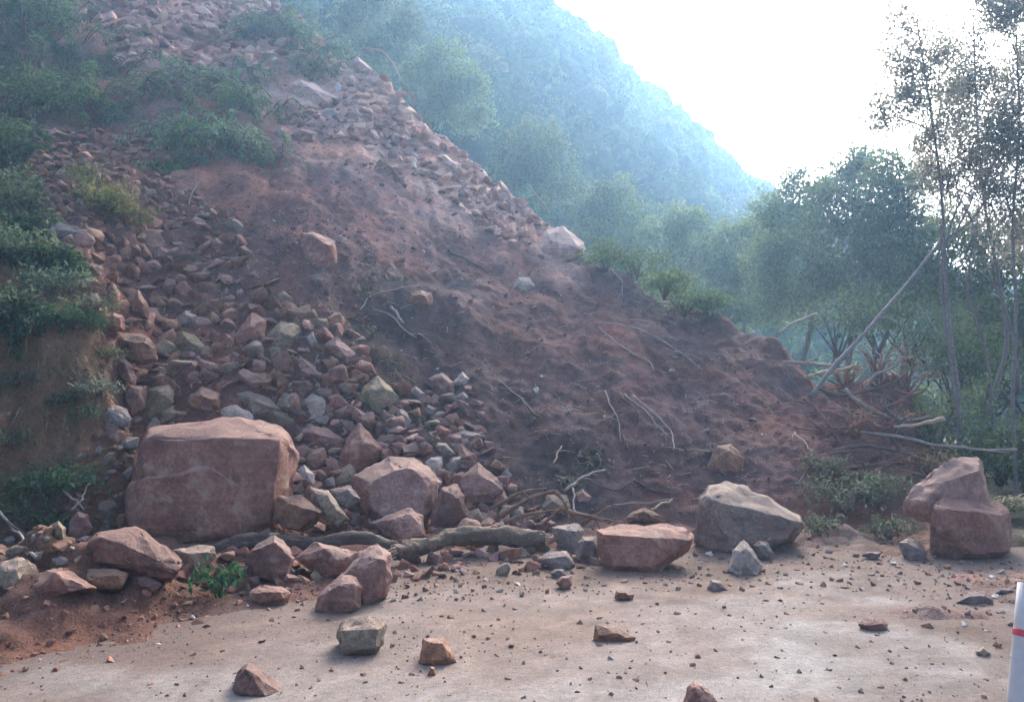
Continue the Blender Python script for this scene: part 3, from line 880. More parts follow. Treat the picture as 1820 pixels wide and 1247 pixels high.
# --- the rubble chute
R_('rock', 'M', [(368,935),(430,850),(510,793),(572,850),(618,905),(575,985),(500,1008),(420,985)], [(450,870),(540,860),(500,950)], 'moss', 'greenish mossy boulder with a rounded top above the front rocks', 'rock')
R_('stone', 'M', [(98,940),(165,883),(222,908),(248,960),(185,1045),(120,1000)], [(190,920),(170,990)], 'pale', 'pale pink angular stone left of the greenish boulder', 'stone')
R_('stone', 'M', [(222,890),(300,885),(372,938),(365,985),(255,965)], [], 'red', 'reddish slab between the pale pink stone and the greenish boulder', 'stone')
R_('rock', 'L', [(1505,700),(1570,665),(1690,740),(1722,800),(1690,835),(1600,800)], [(1600,710),(1690,790),(1590,770)], 'pink', 'pinkish tilted slab in the lower rubble chute', 'rock')
R_('rock', 'L', [(545,600),(620,552),(780,578),(822,640),(812,695),(740,722),(660,695),(570,655)], [(650,600),(760,620),(700,670)], 'brown', 'large brown rock against the bank edge in the rubble chute', 'rock')
R_('stone', 'L', [(580,690),(650,690),(722,760),(695,832),(640,805)], [(660,730)], 'pink', 'pinkish stone leaning below the large brown rock at the bank', 'stone')
R_('stone', 'L', [(525,520),(600,462),(652,480),(645,545),(545,565)], [], 'red', 'reddish stone directly above the large brown rock at the bank', 'stone')
R_('rock', 'L', [(285,375),(420,288),(500,272),(562,312),(550,362),(430,392),(330,405)], [(430,320),(520,330)], 'red', 'red slab at the bank side of the rubble chute', 'rock')
R_('rock', 'L', [(205,40),(300,-15),(480,25),(505,62),(330,68)], [(330,25),(440,40)], 'grey', 'flat grey slab under the yellow green herbs', 'rock')
R_('stone', 'L', [(555,340),(600,308),(642,370),(622,452),(560,440)], [], 'brown', 'upright brown stone beside the red slab', 'stone')
R_('stone', 'L', [(655,400),(730,338),(782,420),(765,482),(680,475)], [], 'red', 'pointed red stone mid way in the rubble chute', 'stone')
R_('stone', 'L', [(912,505),(980,450),(1042,480),(1022,532),(940,545)], [], 'grey', 'grey brown blocky stone in the middle of the chute', 'stone')
R_('rock', 'L', [(1225,600),(1270,530),(1330,468),(1405,500),(1385,590),(1265,665)], [(1320,530),(1300,600)], 'red', 'reddish block left of the ochre humped stone', 'rock')
R_('rock', 'L', [(1405,590),(1480,508),(1560,515),(1595,560),(1525,655),(1425,650)], [(1480,560),(1540,590)], 'moss', 'ochre humped stone high in the lower chute', 'rock')
R_('stone', 'L', [(1608,595),(1650,563),(1682,620),(1642,650)], [], 'pale', 'small pale stone beside the ochre humped stone', 'stone')
R_('stone', 'L', [(1395,660),(1440,635),(1495,650),(1490,700),(1420,715)], [], 'moss', 'small olive stone under the ochre humped stone', 'stone')
R_('rock', 'M', [(195,640),(290,588),(405,680),(345,725),(270,715)], [(290,630),(340,690)], 'purple', 'pinkish grey oblong rock at the soil edge of the chute', 'rock')
R_('stone', 'L', [(1178,690),(1230,663),(1302,700),(1275,745),(1200,725)], [], 'purple', 'purplish stone below the reddish block', 'stone')
R_('stone', 'L', [(915,630),(960,563),(1030,578),(1105,680),(1000,708)], [(990,610)], 'moss', 'olive slab lying in the middle of the lower chute', 'stone')
R_('stone', 'L', [(1095,105),(1140,63),(1182,95),(1155,142),(1115,140)], [], 'pink', 'rounded pinkish stone at the upper right rim of the chute', 'stone')
R_('stone', 'L', [(60,160),(110,150),(150,200),(120,230),(70,215)], [], 'grey', 'grey stone among the leaves on the bank', 'stone')
R_('stone', 'L', [(790,160),(850,110),(905,140),(880,180),(810,185)], [], 'pink', 'pinkish flat stone below the yellow green herbs', 'stone')
R_('stone', 'L', [(240,90),(300,60),(345,110),(330,145),(270,130)], [], 'brown', 'brown stone just under the flat grey slab', 'stone')
R_('stone', 'L', [(1010,740),(1050,705),(1150,730),(1160,780),(1050,790)], [], 'purple', 'wide purplish stone above the layered ochre rock', 'stone')
R_('stone', 'L', [(1500,870),(1530,820),(1640,810),(1670,880),(1590,920)], [], 'purple', 'dark purplish stone above the pale pink angular one', 'stone')
# --- on the soil slope
R_('boulder', 'L', [(1555,140),(1582,38),(1650,32),(1772,80),(1772,195),(1722,242),(1630,235)], [(1660,60),(1740,110),(1650,190)], 'red', 'reddish cube shaped boulder standing on the upper soil slope')
R_('rock', 'M', [(125,280),(240,238),(262,300),(255,372),(150,375)], [(200,290)], 'purple', 'dull purple rock just below the cube shaped boulder', 'rock')
R_('rock', 'M', [(1212,335),(1250,272),(1312,278),(1335,322),(1272,358)], [(1270,300)], 'pale', 'pale pinkish rock alone high on the soil slope', 'rock')
R_('rock', 'M', [(660,420),(685,362),(740,343),(795,360),(805,435),(680,440)], [], 'brown', 'dome shaped brown rock half buried by the bent twig', 'rock')
R_('boulder', 'M', [(1340,140),(1400,20),(1480,8),(1600,90),(1615,155),(1480,188),(1370,165)], [(1420,80),(1560,120),(1450,140)], 'scar', 'pale pink boulder on the crest of the slide')
R_('stone', 'M', [(658,890),(710,848),(758,890),(725,928)], [], 'grey', 'small round grey stone to the right of the greenish boulder', 'stone')
R_('rock', 'M', [(770,810),(850,775),(912,830),(905,895),(830,915)], [], 'purple', 'dark purplish rock on the lower soil slope', 'rock')
R_('stone', 'M', [(900,835),(955,768),(995,810),(965,848)], [], 'pale', 'small white stone on top of the dark purplish rock', 'stone')
R_('stone', 'M', [(912,905),(960,878),(998,915),(955,945)], [], 'grey', 'smooth grey stone under the small white one', 'stone')
R_('stone', 'M', [(735,1000),(770,945),(820,970),(810,1020)], [], 'grey', 'grey stone on dark soil right of the greenish boulder', 'stone')
R_('rock', 'V', [(485,890),(520,845),(600,848),(645,890),(645,975),(560,960)], [(580,880)], 'red', 'reddish square rock below the crest', 'rock')
R_('stone', 'V', [(45,710),(100,675),(195,700),(165,755),(90,758)], [], 'red', 'rounded red stone beside the small white stone under the crest', 'stone')
R_('stone', 'V', [(-30,690),(0,672),(35,690),(20,728),(-20,725)], [], 'pale', 'small white stone at the end of the hanging grass', 'stone')
R_('rock', 'V', [(355,320),(400,300),(505,380),(485,415),(400,385)], [], 'scar', 'pink slab jutting from the crest', 'rock')
R_('rock', 'V', [(40,450),(90,420),(200,450),(320,530),(250,570),(110,545)], [(150,460),(230,530)], 'scar', 'pale pink rock face below the dark crest shrub', 'rock')
R_('rock', 'C', [(1455,280),(1500,150),(1600,128),(1690,230),(1670,355),(1480,340)], [(1580,180),(1600,280)], 'brown', 'tan brown boulder half sunk in soil above the grey boulder', 'rock')
R_('rock', 'V', [(800,830),(860,815),(945,870),(930,900),(850,870)], [], 'scar', 'flat pink rock near the crest, above the reddish square rock', 'rock')
# --- middle front
R_('rock', 'B', [(370,250),(470,188),(560,205),(685,290),(655,345),(600,385),(500,345)], [(480,240),(580,270),(560,330)], 'purple', 'purple slab behind the gap right of the huge boulder', 'rock')
R_('rock', 'B', [(425,410),(470,350),(560,332),(585,450),(515,505),(450,480)], [], 'purple', 'purplish rock wedged right beside the huge boulder', 'rock')
R_('boulder', 'B', [(640,460),(700,260),(780,192),(880,330),(948,365),(870,425),(760,520),(690,545)], [(720,330),(890,345),(720,490),(790,300)], 'red', 'triangular red boulder pointing up behind the pink round one')
R_('stone', 'B', [(388,475),(430,448),(498,510),(482,565),(400,520)], [(440,490)], 'pale', 'pale chipped stone on the right side of the huge boulder', 'stone', depth=9.1)
R_('boulder', 'B', [(732,505),(840,478),(960,393),(1130,398),(1225,470),(1288,560),(1262,660),(1205,800),(1150,860),(900,830),(820,795),(790,650),(740,585)], [(850,560),(990,480),(1080,465),(1215,540),(1010,620),(850,760),(1180,790),(1050,590)], 'pink', 'rounded pink boulder with a flat top in the middle of the front row')
R_('rock', 'B', [(825,810),(960,768),(1100,713),(1185,770),(1198,895),(1060,955),(960,890)], [(980,800),(1100,760),(1160,850),(1000,860)], 'pink', 'pinkish rock resting against the rounded pink boulder', 'rock')
R_('rock', 'B', [(1200,880),(1245,720),(1292,588),(1400,558),(1455,640),(1445,770),(1350,840),(1230,900)], [(1320,620),(1400,640),(1330,790),(1260,830)], 'purple', 'upright purple block right of the rounded pink boulder', 'rock')
R_('boulder', 'B', [(1392,535),(1530,428),(1690,555),(1700,615),(1600,695),(1470,725),(1440,620)], [(1450,620),(1540,640),(1680,605),(1530,500)], 'pink', 'pink angular boulder, upper right of the purple block')
R_('rock', 'B', [(1590,720),(1640,640),(1695,608),(1735,680),(1705,745)], [], 'purple', 'small purplish rock right under the pink angular boulder', 'rock')
R_('rock', 'B', [(232,795),(262,648),(410,638),(548,740),(490,800),(400,855),(290,840)], [(330,690),(530,752),(400,720)], 'brown', 'brown pointed rock at the lower right corner of the huge boulder', 'rock', depth=8.75)
R_('rock', 'B', [(465,590),(580,612),(695,780),(630,830),(560,790),(480,680)], [], 'tan', 'olive tan slab sloping right of the brown pointed rock', 'rock', depth=8.95)
R_('rock', 'B', [(585,610),(720,578),(795,660),(700,715),(615,690)], [], 'grey', 'grey rock in the shade left of the rounded pink boulder', 'rock', depth=9.25)
R_('stone', 'B', [(665,720),(720,680),(790,668),(795,770),(710,760)], [], 'purple', 'purplish stone under the grey shaded rock', 'stone')
R_('stone', 'B', [(1155,430),(1230,395),(1305,395),(1295,525),(1220,480)], [], 'pale', 'pale stone behind the top of the rounded pink boulder', 'stone')
R_('stone', 'B', [(1310,470),(1370,400),(1425,395),(1415,480),(1345,545)], [], 'grey', 'pale grey stone left of the pink angular boulder', 'stone')
R_('stone', 'B', [(1230,345),(1270,308),(1330,315),(1385,380),(1300,400)], [], 'grey', 'grey stone with dark top above the pale pair', 'stone')
R_('rock', 'B', [(75,1010),(150,940),(240,888),(345,970),(358,1045),(300,1195),(220,1180),(120,1130)], [(165,965),(220,1065),(350,1040),(240,930)], 'purple', 'purplish rock with pale top between green sprig and heart shaped boulder', 'rock')
R_('rock', 'B', [(365,1040),(500,928),(680,970),(770,1000),(700,1100),(560,1180),(470,1110)], [(500,1060),(560,980),(650,1060)], 'purple', 'purple rock tucked behind the heart shaped boulder', 'rock')
hb = R_('boulder', 'F', [(870,230),(960,115),(1090,58),(1190,130),(1198,300),(1150,425),(1000,525),(880,480),(800,330)], [(960,200),(1030,170),(1160,180),(1000,450),(960,330)], 'purple', 'heart shaped dark purple boulder standing forward on the road', depth=6.45)
lobe = R_('boulder', 'F', [(648,552),(658,445),(740,352),(850,278),(940,300),(985,380),(965,525),(860,565),(740,565)], [(720,470),(830,350),(930,360),(940,500),(740,400)], 'purple', 'x', depth=6.22)
# the two lobes are one boulder: join their meshes
bmj = bmesh.new(); bmj.from_mesh(hb.data)
tmp = lobe.data.copy(); tmp.transform(Matrix.Translation(lobe.location - hb.location)); bmj.from_mesh(tmp); bmj.to_mesh(hb.data); bmj.free()
bpy.data.objects.remove(lobe); bpy.data.meshes.remove(tmp)
R_('rock', 'F', [(155,495),(172,402),(250,358),(420,368),(465,420),(425,502),(260,515)], [(200,420),(400,410),(420,460),(240,480)], 'red', 'flat topped reddish stone on the road beside the green sprig', 'rock')
R_('rock', 'F', [(785,690),(845,612),(1000,573),(1130,588),(1168,650),(1135,790),(1080,845),(930,855),(850,885),(808,790)], [(850,690),(930,715),(1100,680),(920,830),(1080,810)], 'tan', 'yellowish cube shaped rock alone on the road', 'rock')
R_('stone', 'F', [(1395,945),(1430,850),(1448,795),(1418,745),(1570,733),(1642,860),(1675,925),(1540,955)], [(1470,770),(1560,780),(1600,900),(1450,900)], 'brown', 'dark trapezoid stone on the road, right of the yellowish cube rock', 'stone')
R_('stone', 'F', [(1450,1015),(1475,945),(1505,950),(1518,1010)], [], 'brown', 'small dark stone touching the trapezoid stone', 'stone')
R_('rock', 'F', [(35,1120),(90,980),(170,908),(245,960),(295,1070),(350,1140),(475,1172),(380,1235),(100,1240),(40,1170)], [(150,960),(200,1050),(120,1140),(280,1150)], 'purple', 'purple peaked rock at the lower picture edge', 'rock', depth=4.55)
R_('rock', 'G', [(1470,1260),(1500,1100),(1555,1043),(1620,1080),(1690,1150),(1720,1260)], [(1560,1100),(1600,1190)], 'purple', 'dark pointed rock tip cut off by the lower picture edge', 'rock', depth=4.35)
R_('stone', 'G', [(838,765),(843,650),(880,690),(960,678),(1010,668),(1132,738),(1095,772)], [(870,720),(1000,700),(1060,740)], 'brown', 'low dark stone with a raised tip, alone mid road', 'stone')
R_('stone', 'G', [(978,450),(990,400),(1060,402),(1128,430),(1105,472),(1010,485)], [], 'brown', 'dark blocky stone on the road in front of the red block', 'stone')
R_('stone', 'G', [(1645,380),(1668,320),(1740,328),(1803,400),(1680,415)], [], 'grey', 'low grey stone in front of the pale pyramid', 'stone')
R_('rock', 'C', [(375,870),(450,813),(560,818),(612,900),(565,945),(480,935)], [(450,860),(550,850),(560,910)], 'grey', 'light grey angular stone at the end of the log', 'rock')
R_('stone', 'C', [(452,955),(490,925),(545,930),(562,972),(500,995)], [], 'grey', 'small grey stone in front of the light grey angular one', 'stone')
R_('stone', 'C', [(485,1015),(530,975),(590,968),(595,1030),(540,1065)], [], 'purple', 'small purplish stone foremost of the grey trio', 'stone')
R_('boulder', 'C', [(742,675),(900,643),(1100,645),(1300,658),(1373,715),(1335,795),(1210,905),(1100,958),(850,945),(770,855),(755,745)], [(790,710),(880,725),(1050,700),(1230,725),(1340,745),(1020,770),(860,900),(1100,920)], 'red', 'dark red block with a wide flat top in the front row')
R_('rock', 'C', [(462,660),(640,636),(675,680),(645,765),(605,840),(490,760)], [(520,680),(620,690)], 'grey', 'grey purple rock left of the dark red block', 'rock')
R_('rock', 'C', [(625,760),(660,725),(745,718),(785,830),(745,895),(620,895)], [], 'grey', 'bluish grey rock pressed to the dark red block', 'rock')
R_('stone', 'C', [(365,650),(430,598),(495,640),(455,705),(390,698)], [], 'purple', 'purplish stone above the broken end of the log', 'stone')
R_('rock', 'C', [(380,560),(440,455),(560,455),(600,545),(565,610)], [(470,500),(540,540)], 'tan', 'ochre chunk among the splintered wood', 'rock')
R_('stone', 'C', [(605,460),(660,422),(720,470),(695,525),(620,518)], [], 'pink', 'round pinkish stone behind the forked stick', 'stone')
R_('rock', 'C', [(920,610),(980,565),(1060,538),(1160,590),(1150,650),(930,650)], [], 'brown', 'brown lump behind the dark red block', 'rock')
# --- right front
R_('boulder', 'P', [(1238,925),(1246,890),(1265,862),(1290,857),(1327,862),(1351,880),(1387,894),(1424,911),(1430,930),(1415,957),(1385,969),(1330,986),(1270,983),(1242,955)], [(1250,888),(1280,918),(1322,932),(1354,928),(1396,930),(1425,928),(1280,970),(1400,955)], 'drab', 'large grey green boulder with a broad pale top in the front row')
R_('rock', 'P', [(1296,1012),(1304,975),(1322,958),(1340,978),(1358,1006),(1345,1023),(1315,1023)], [(1322,972),(1325,1005)], 'pale', 'pale pyramid shaped rock before the grey green boulder', 'rock')
R_('stone', 'D', [(55,950),(100,930),(155,938),(205,1010),(190,1060),(120,1048)], [], 'grey', 'dark olive stone behind the pale pyramid', 'stone')
R_('stone', 'D', [(982,935),(1050,903),(1110,928),(1168,1000),(1152,1055),(1055,1060),(1000,1000)], [(1040,940),(1110,980)], 'grey', 'egg shaped grey stone left of the stacked pink rocks', 'stone')
R_('rock', 'D', [(1185,690),(1330,618),(1440,648),(1600,678),(1692,740),(1705,1000),(1645,1035),(1500,1040),(1380,1040),(1250,1066),(1208,850)], [(1215,720),(1335,725),(1425,850),(1425,1025),(1640,770),(1650,1000)], 'red', 'red two faced block under the pink slab by the trees', 'boulder')
R_('boulder', 'D', [(1035,670),(1080,580),(1170,520),(1230,450),(1340,403),(1500,388),(1532,500),(1560,700),(1480,800),(1250,800),(1130,720),(1050,715)], [(1150,680),(1390,585),(1440,560),(1500,480),(1250,560)], 'pink', 'pink sloping slab leaning behind the red two faced block', depth=8.5, tf=0.6)
R_('stone', 'H', [(1335,485),(1420,408),(1540,400),(1615,480),(1500,510)], [(1430,440),(1540,440)], 'grey', 'flat grey stone on the road near the white post', 'stone')
R_('stone', 'H', [(618,650),(660,600),(800,588),(855,640),(840,702),(700,708)], [(670,650),(800,640)], 'purple', 'flat bluish purple stone on the pale road patch', 'stone')
R_('stone', 'H', [(1465,835),(1530,798),(1585,850),(1535,885)], [], 'tan', 'small tan stone in the soil by the white post', 'stone')
R_('stone', 'H', [(640,155),(700,118),(805,128),(765,180)], [], 'grey', 'low grey stone behind the gritty road stretch', 'stone')
R_('stone', 'H', [(1590,425),(1640,385),(1740,390),(1750,430)], [], 'grey', 'small flat stone next to the white post top', 'stone')

# ------------------------------------------------------------------ loose stones of the rubble
def base_stone(seed, squash, npts, fine):
    r = np.random.default_rng(seed)
    d = r.normal(size=(npts, 3)); d /= np.linalg.norm(d, axis=1)[:, None]
    d *= (0.75 + 0.35 * r.random((npts, 1)))
    d *= np.array((1.0, 0.62 + 0.3 * r.random(), squash))
    d *= 0.5 / np.abs(d[:, 0]).max()
    return hull_mesh('stone', d, 1.0, seed * 1.7, 0.065, 0.34 if fine else 0.8, a1=0.06, a2=0.014)

STONES = [base_stone(100 + k, (0.22, 0.5, 0.75, 0.34, 0.62)[k % 5] + 0.06 * (k % 3), 9 + (k * 5) % 9, True) for k in range(20)]
STONE_MESH = {}
for mk in ROCK:
    STONE_MESH[mk] = []
    for me in STONES:
        m2 = me.copy(); m2.materials.clear(); m2.materials.append(ROCK[mk]); STONE_MESH[mk].append(m2)

def inside(poly, x, y):
    poly = np.asarray(poly, float); n = len(poly); r = np.zeros(len(x), bool); j = n - 1
    for i in range(n):
        c = ((poly[i, 1] > y) != (poly[j, 1] > y)) & (x < (poly[j, 0] - poly[i, 0]) * (y - poly[i, 1]) / (poly[j, 1] - poly[i, 1] + 1e-9) + poly[i, 0])
        r ^= c; j = i
    return r

ZONES = [  # name, polygon in photo pixels, number, size px low/high, power, colour weights, where-text, gap factor
    ('chute', [(90, 430), (200, 410), (330, 400), (420, 400), (450, 470), (520, 540), (640, 600), (640, 690), (520, 720), (330, 700), (250, 690), (190, 600), (130, 520)], 900, 13, 46, 1.7,
     {'red': 4, 'brown': 5, 'pink': 1.2, 'purple': 0.5, 'tan': 0.8, 'moss': 0.12}, 'in the lower rubble chute above the huge boulder', 0.5),
    ('chute_top', [(40, 240), (140, 230), (260, 235), (330, 260), (320, 330), (420, 400), (300, 410), (90, 420), (60, 330)], 520, 9, 30, 1.8,
     {'red': 4, 'brown': 4, 'pink': 1.5, 'tan': 0.8}, 'in the upper rubble chute below the hanging grass', 0.5),
    ('summit', [(110, 0), (500, -30), (540, 60), (470, 150), (330, 170), (220, 130), (170, 60)], 480, 9, 36, 2.0,
     {'red': 2, 'pink': 3, 'scar': 3, 'brown': 1}, 'at the top of the slide above the hanging grass', 0.52),
    ('crest', [(500, 190), (600, 105), (660, 120), (740, 190), (860, 290), (960, 370), (1050, 440), (1000, 470), (900, 440), (780, 340), (640, 260), (540, 240)], 700, 7, 32, 2.0,
     {'scar': 5, 'pink': 3, 'red': 1, 'pale': 0.3}, 'in the pale band below the crest', 0.52),
    ('leftbank', [(0, 200), (60, 200), (110, 330), (100, 420), (140, 520), (60, 470), (0, 430)], 110, 8, 22, 1.6,
     {'grey': 2, 'brown': 2, 'tan': 1}, 'on the weedy bank at the picture edge', 0.7),
    ('foot', [(140, 780), (240, 720), (240, 900), (140, 990), (0, 1000), (0, 940), (130, 900)], 110, 10, 30, 1.5,
     {'grey': 2, 'brown': 2, 'purple': 2, 'moss': 1}, 'between the bank foot and the huge boulder', 0.65),
    ('middle', [(530, 700), (640, 690), (840, 690), (860, 780), (930, 900), (1020, 960), (1060, 1000), (900, 1000), (700, 980), (560, 900), (530, 800)], 460, 8, 46, 2.0,
     {'purple': 3, 'grey': 1.5, 'red': 2, 'brown': 1.5, 'pink': 2, 'tan': 1}, 'among the middle boulders and the log', 0.5),
    ('packed', [(500, 850), (560, 760), (660, 740), (820, 800), (900, 860), (900, 960), (700, 960), (500, 940)], 130, 12, 54, 1.5,
     {'pink': 3, 'red': 2, 'purple': 2, 'brown': 1.5, 'tan': 1}, 'packed between the middle boulders', 0.5),
    ('overtop', [(200, 640), (330, 640), (520, 640), (640, 640), (660, 720), (540, 760), (240, 760)], 150, 12, 54, 1.6,
     {'red': 3, 'brown': 3, 'pink': 1.5, 'tan': 1.5}, 'piled right above the huge boulder', 0.5),
    ('frontrow', [(130, 985), (330, 975), (560, 985), (720, 1000), (1060, 985), (1060, 1010), (700, 1040), (430, 1060), (330, 1040), (140, 1020)], 70, 14, 42, 1.6,
     {'red': 3, 'purple': 2, 'brown': 2, 'tan': 1}, 'in the front row of the slide toe', 0.6),
    ('soil', [(480, 230), (640, 280), (820, 390), (960, 480), (1150, 540), (1300, 600), (1420, 660), (1440, 860), (1200, 870), (900, 860), (860, 700), (640, 600), (480, 500), (430, 380)], 260, 6, 17, 2.6,
     {'purple': 3, 'red': 3, 'pale': 0.8, 'grey': 1}, 'half sunk in the dark soil slope', 1.0),
    ('roots', [(1430, 670), (1620, 680), (1650, 860), (1620, 960), (1440, 960), (1440, 800)], 110, 7, 20, 2.0,
     {'red': 4, 'brown': 2}, 'in the red soil of the root heap', 0.9),
    ('apron', [(380, 1010), (700, 1010), (1050, 985), (1300, 985), (1600, 960), (1820, 1000), (1820, 1060), (1300, 1050), (700, 1070), (400, 1080)], 460, 5, 17, 2.2,
     {'brown': 3, 'grey': 2, 'purple': 2, 'pale': 0.4}, 'strewn along the toe of the slide', 1.0),
    ('road', [(80, 1180), (450, 1070), (700, 1090), (1300, 1050), (1820, 1040), (1900, 1300), (0, 1300)], 650, 4, 15, 2.4,
     {'brown': 4, 'purple': 2, 'grey': 2}, 'scattered on the open road', 1.3),
    ('mound', [(0, 1030), (180, 1060), (420, 1040), (430, 1090), (250, 1170), (0, 1210)], 170, 5, 22, 2.2,
     {'red': 4, 'brown': 2, 'pale': 0.3}, 'in the red soil mound on the road edge', 0.9),
    ('shoulder', [(1680, 1040), (1820, 1020), (1880, 1250), (1760, 1200), (1600, 1090)], 80, 5, 18, 2.0,
     {'brown': 3, 'grey': 2, 'pale': 0.5}, 'in the dirt beside the white post', 1.0),
]
COLOUR_WORD = {'red': 'reddish', 'brown': 'brown', 'pink': 'pink', 'purple': 'purplish', 'grey': 'grey', 'tan': 'tan', 'moss': 'mossy', 'pale': 'pale', 'scar': 'orange pink', 'drab': 'drab'}
cand = []
for zname, poly, num, s0, s1, pw, cols, where, gap in ZONES:
    pa = np.asarray(poly, float)
    lo, hi = pa.min(axis=0), pa.max(axis=0)
    placed = []
    names = list(cols); wts = np.array([cols[q] for q in names], float); wts /= wts.sum()
    xs = lo[0] + (hi[0] - lo[0]) * rng.random(num * 30); ys = lo[1] + (hi[1] - lo[1]) * rng.random(num * 30)
    ok = inside(pa, xs, ys); xs, ys = xs[ok], ys[ok]
    sizes = np.sort(s0 + (s1 - s0) * rng.random(len(xs)) ** pw)[::-1]
    perm = rng.permutation(len(xs)); xs, ys = xs[perm], ys[perm]
    hd = np.array(HERO_DISCS)
    big = sizes[:num] if len(sizes) > num else sizes
    target = np.sort(s0 + (s1 - s0) * rng.random(num) ** pw)[::-1]
    q = 0
    PX, PY, PS = np.zeros(num), np.zeros(num), np.zeros(num)
    for x, y in zip(xs, ys):
        if q >= num: break
        s = target[q]
        if (((hd[:, 0] - x) / (hd[:, 2] + 0.25 * s)) ** 2 + ((hd[:, 1] - y) / (hd[:, 3] + 0.25 * s)) ** 2 < 1).any(): continue
        if q and ((PX[:q] - x) ** 2 + ((PY[:q] - y) * 1.25) ** 2 < (gap * 0.5 * (PS[:q] + s)) ** 2).any(): continue
        PX[q], PY[q], PS[q] = x, y, s; q += 1
    PX, PY, PS = PX[:q], PY[:q], PS[:q]
    yy = cast(PX, PY)
    for x, y, s, d in zip(PX, PY, PS, yy):
        if math.isnan(d): continue
        cand.append((s, x, y, d, names[rng.choice(len(names), p=wts)], zname, where))
cand.sort(key=lambda c: -c[0])

def stone_place(s, x, y, d):
    m = s / FPX * d
    p = at(x, y, d); 
    rot = Matrix.Rotation(rng.random() * 6.28, 4, 'Z') @ Matrix.Rotation(rng.normal() * 0.45, 4, 'X') @ Matrix.Rotation(rng.normal() * 0.45, 4, 'Y')
    sink_ = 0.10 - 0.22 * rng.random() ** 2
    p = p + np.array((0, 0.10 * m, sink_ * m))
    return p, rot, m

ND = 300
ORD = ['nearest', 'second', 'third', 'fourth', 'fifth', 'sixth', 'seventh', 'eighth', 'ninth', 'tenth']
def short_phrase(lab):
    w = lab.replace(',', ' ,').split()
    stop = {'in','on','lying','between','under','at','beside','behind','above','below','resting','stacked','leaning','against','squeezed','among','left','right','alone','half','just','tucked','with','standing','directly','high','mid','from','near','jutting','touching','pointing','wedged','sloping','pressed','foremost','before','low','cut','directly','leftmost','sloping','next','to',',','rising','facing'}
    out = []
    for q in w:
        if q in stop and len(out) >= 2: break
        out.append(q)
    return ' '.join(out)
def name_stones(objs):
    sh = {}
    for cx_, cy_, hw, hh, lab in HERO_NAMES: sh.setdefault(short_phrase(lab), []).append((cx_, cy_, hw, hh))
    anchors = [(k, *v[0]) for k, v in sh.items() if len(v) == 1 and len(k.split()) <= 6]
    keys = {}
    for ob, x, y, s, mk, where in objs:
        best = min(anchors, key=lambda a: math.hypot(max(abs(a[1] - x) - a[3], 0), max(abs(a[2] - y) - a[4], 0)))
        dx, dy = (x - best[1]) / (best[3] + 20), (y - best[2]) / (best[4] + 20)
        d = ('right of' if dx > 0 else 'left of') if abs(dx) > abs(dy) else ('below' if dy > 0 else 'above')
        keys.setdefault((best[0], d, COLOUR_WORD[mk]), []).append((math.hypot(x - best[1], y - best[2]), ob, where))
    for (an, d, cw), lst in keys.items():
        lst.sort(key=lambda q: q[0])
        for k, (_, ob, where) in enumerate(lst):
            rank = '' if len(lst) == 1 else (ORD[k] if k < len(ORD) else f'{k + 1}th') + ' '
            if len(lst) > 1 and k > 0: rank = rank + 'nearest '
            tag(ob, f'{rank}{cw} loose stone {d} the {an}', 'stone', f'loose stones {where}')
stone_objs = []
for s, x, y, d, mk, zname, where in cand[:ND]:
    p, rot, m = stone_place(s, x, y, d)
    sz = 'large' if s > 30 else ('middling' if s > 21 else 'small')
    ob = bpy.data.objects.new('stone', STONE_MESH[mk][rng.integers(0, len(STONES))])
    k = 1.15 * m
    ob.matrix_world = Matrix.Translation(Vector(p)) @ rot @ Matrix.Diagonal((k, k, k, 1))
    C.objects.link(ob)
    stone_objs.append((ob, x, y, s, mk, where))
name_stones(stone_objs)

# all the smaller stones: one mass per ground they lie on
LOW = []
for k in range(10):
    me = base_stone(300 + k, 0.5 + 0.35 * rng.random(), 8 + k % 4, False)
    bm = bmesh.new(); r = np.random.default_rng(400 + k)
    dd = r.normal(size=(9, 3)); dd /= np.linalg.norm(dd, axis=1)[:, None]
    dd *= np.array((0.5, 0.34 + 0.12 * r.random(), 0.24 + 0.14 * r.random())) * (0.75 + 0.4 * r.random((9, 1)))
    for p in dd: bm.verts.new(p)
    rr = bmesh.ops.convex_hull(bm, input=bm.verts[:])
    lo_ = [v for v in bm.verts if not v.link_faces]
    if lo_: bmesh.ops.delete(bm, geom=lo_, context='VERTS')
    bmesh.ops.triangulate(bm, faces=bm.faces[:])
    bm.verts.index_update()
    LOW.append((np.array([v.co[:] for v in bm.verts]), np.array([[v.index for v in f.verts] for f in bm.faces])))
    bm.free()
RCOL = {'red': (0.25, 0.12, 0.085), 'brown': (0.24, 0.14, 0.09), 'pink': (0.37, 0.22, 0.17), 'purple': (0.21, 0.125, 0.108), 'grey': (0.23, 0.19, 0.165), 'tan': (0.29, 0.225, 0.155), 'moss': (0.2, 0.18, 0.08), 'pale': (0.48, 0.42, 0.36), 'scar': (0.54, 0.35, 0.26), 'drab': (0.26, 0.2, 0.16)}

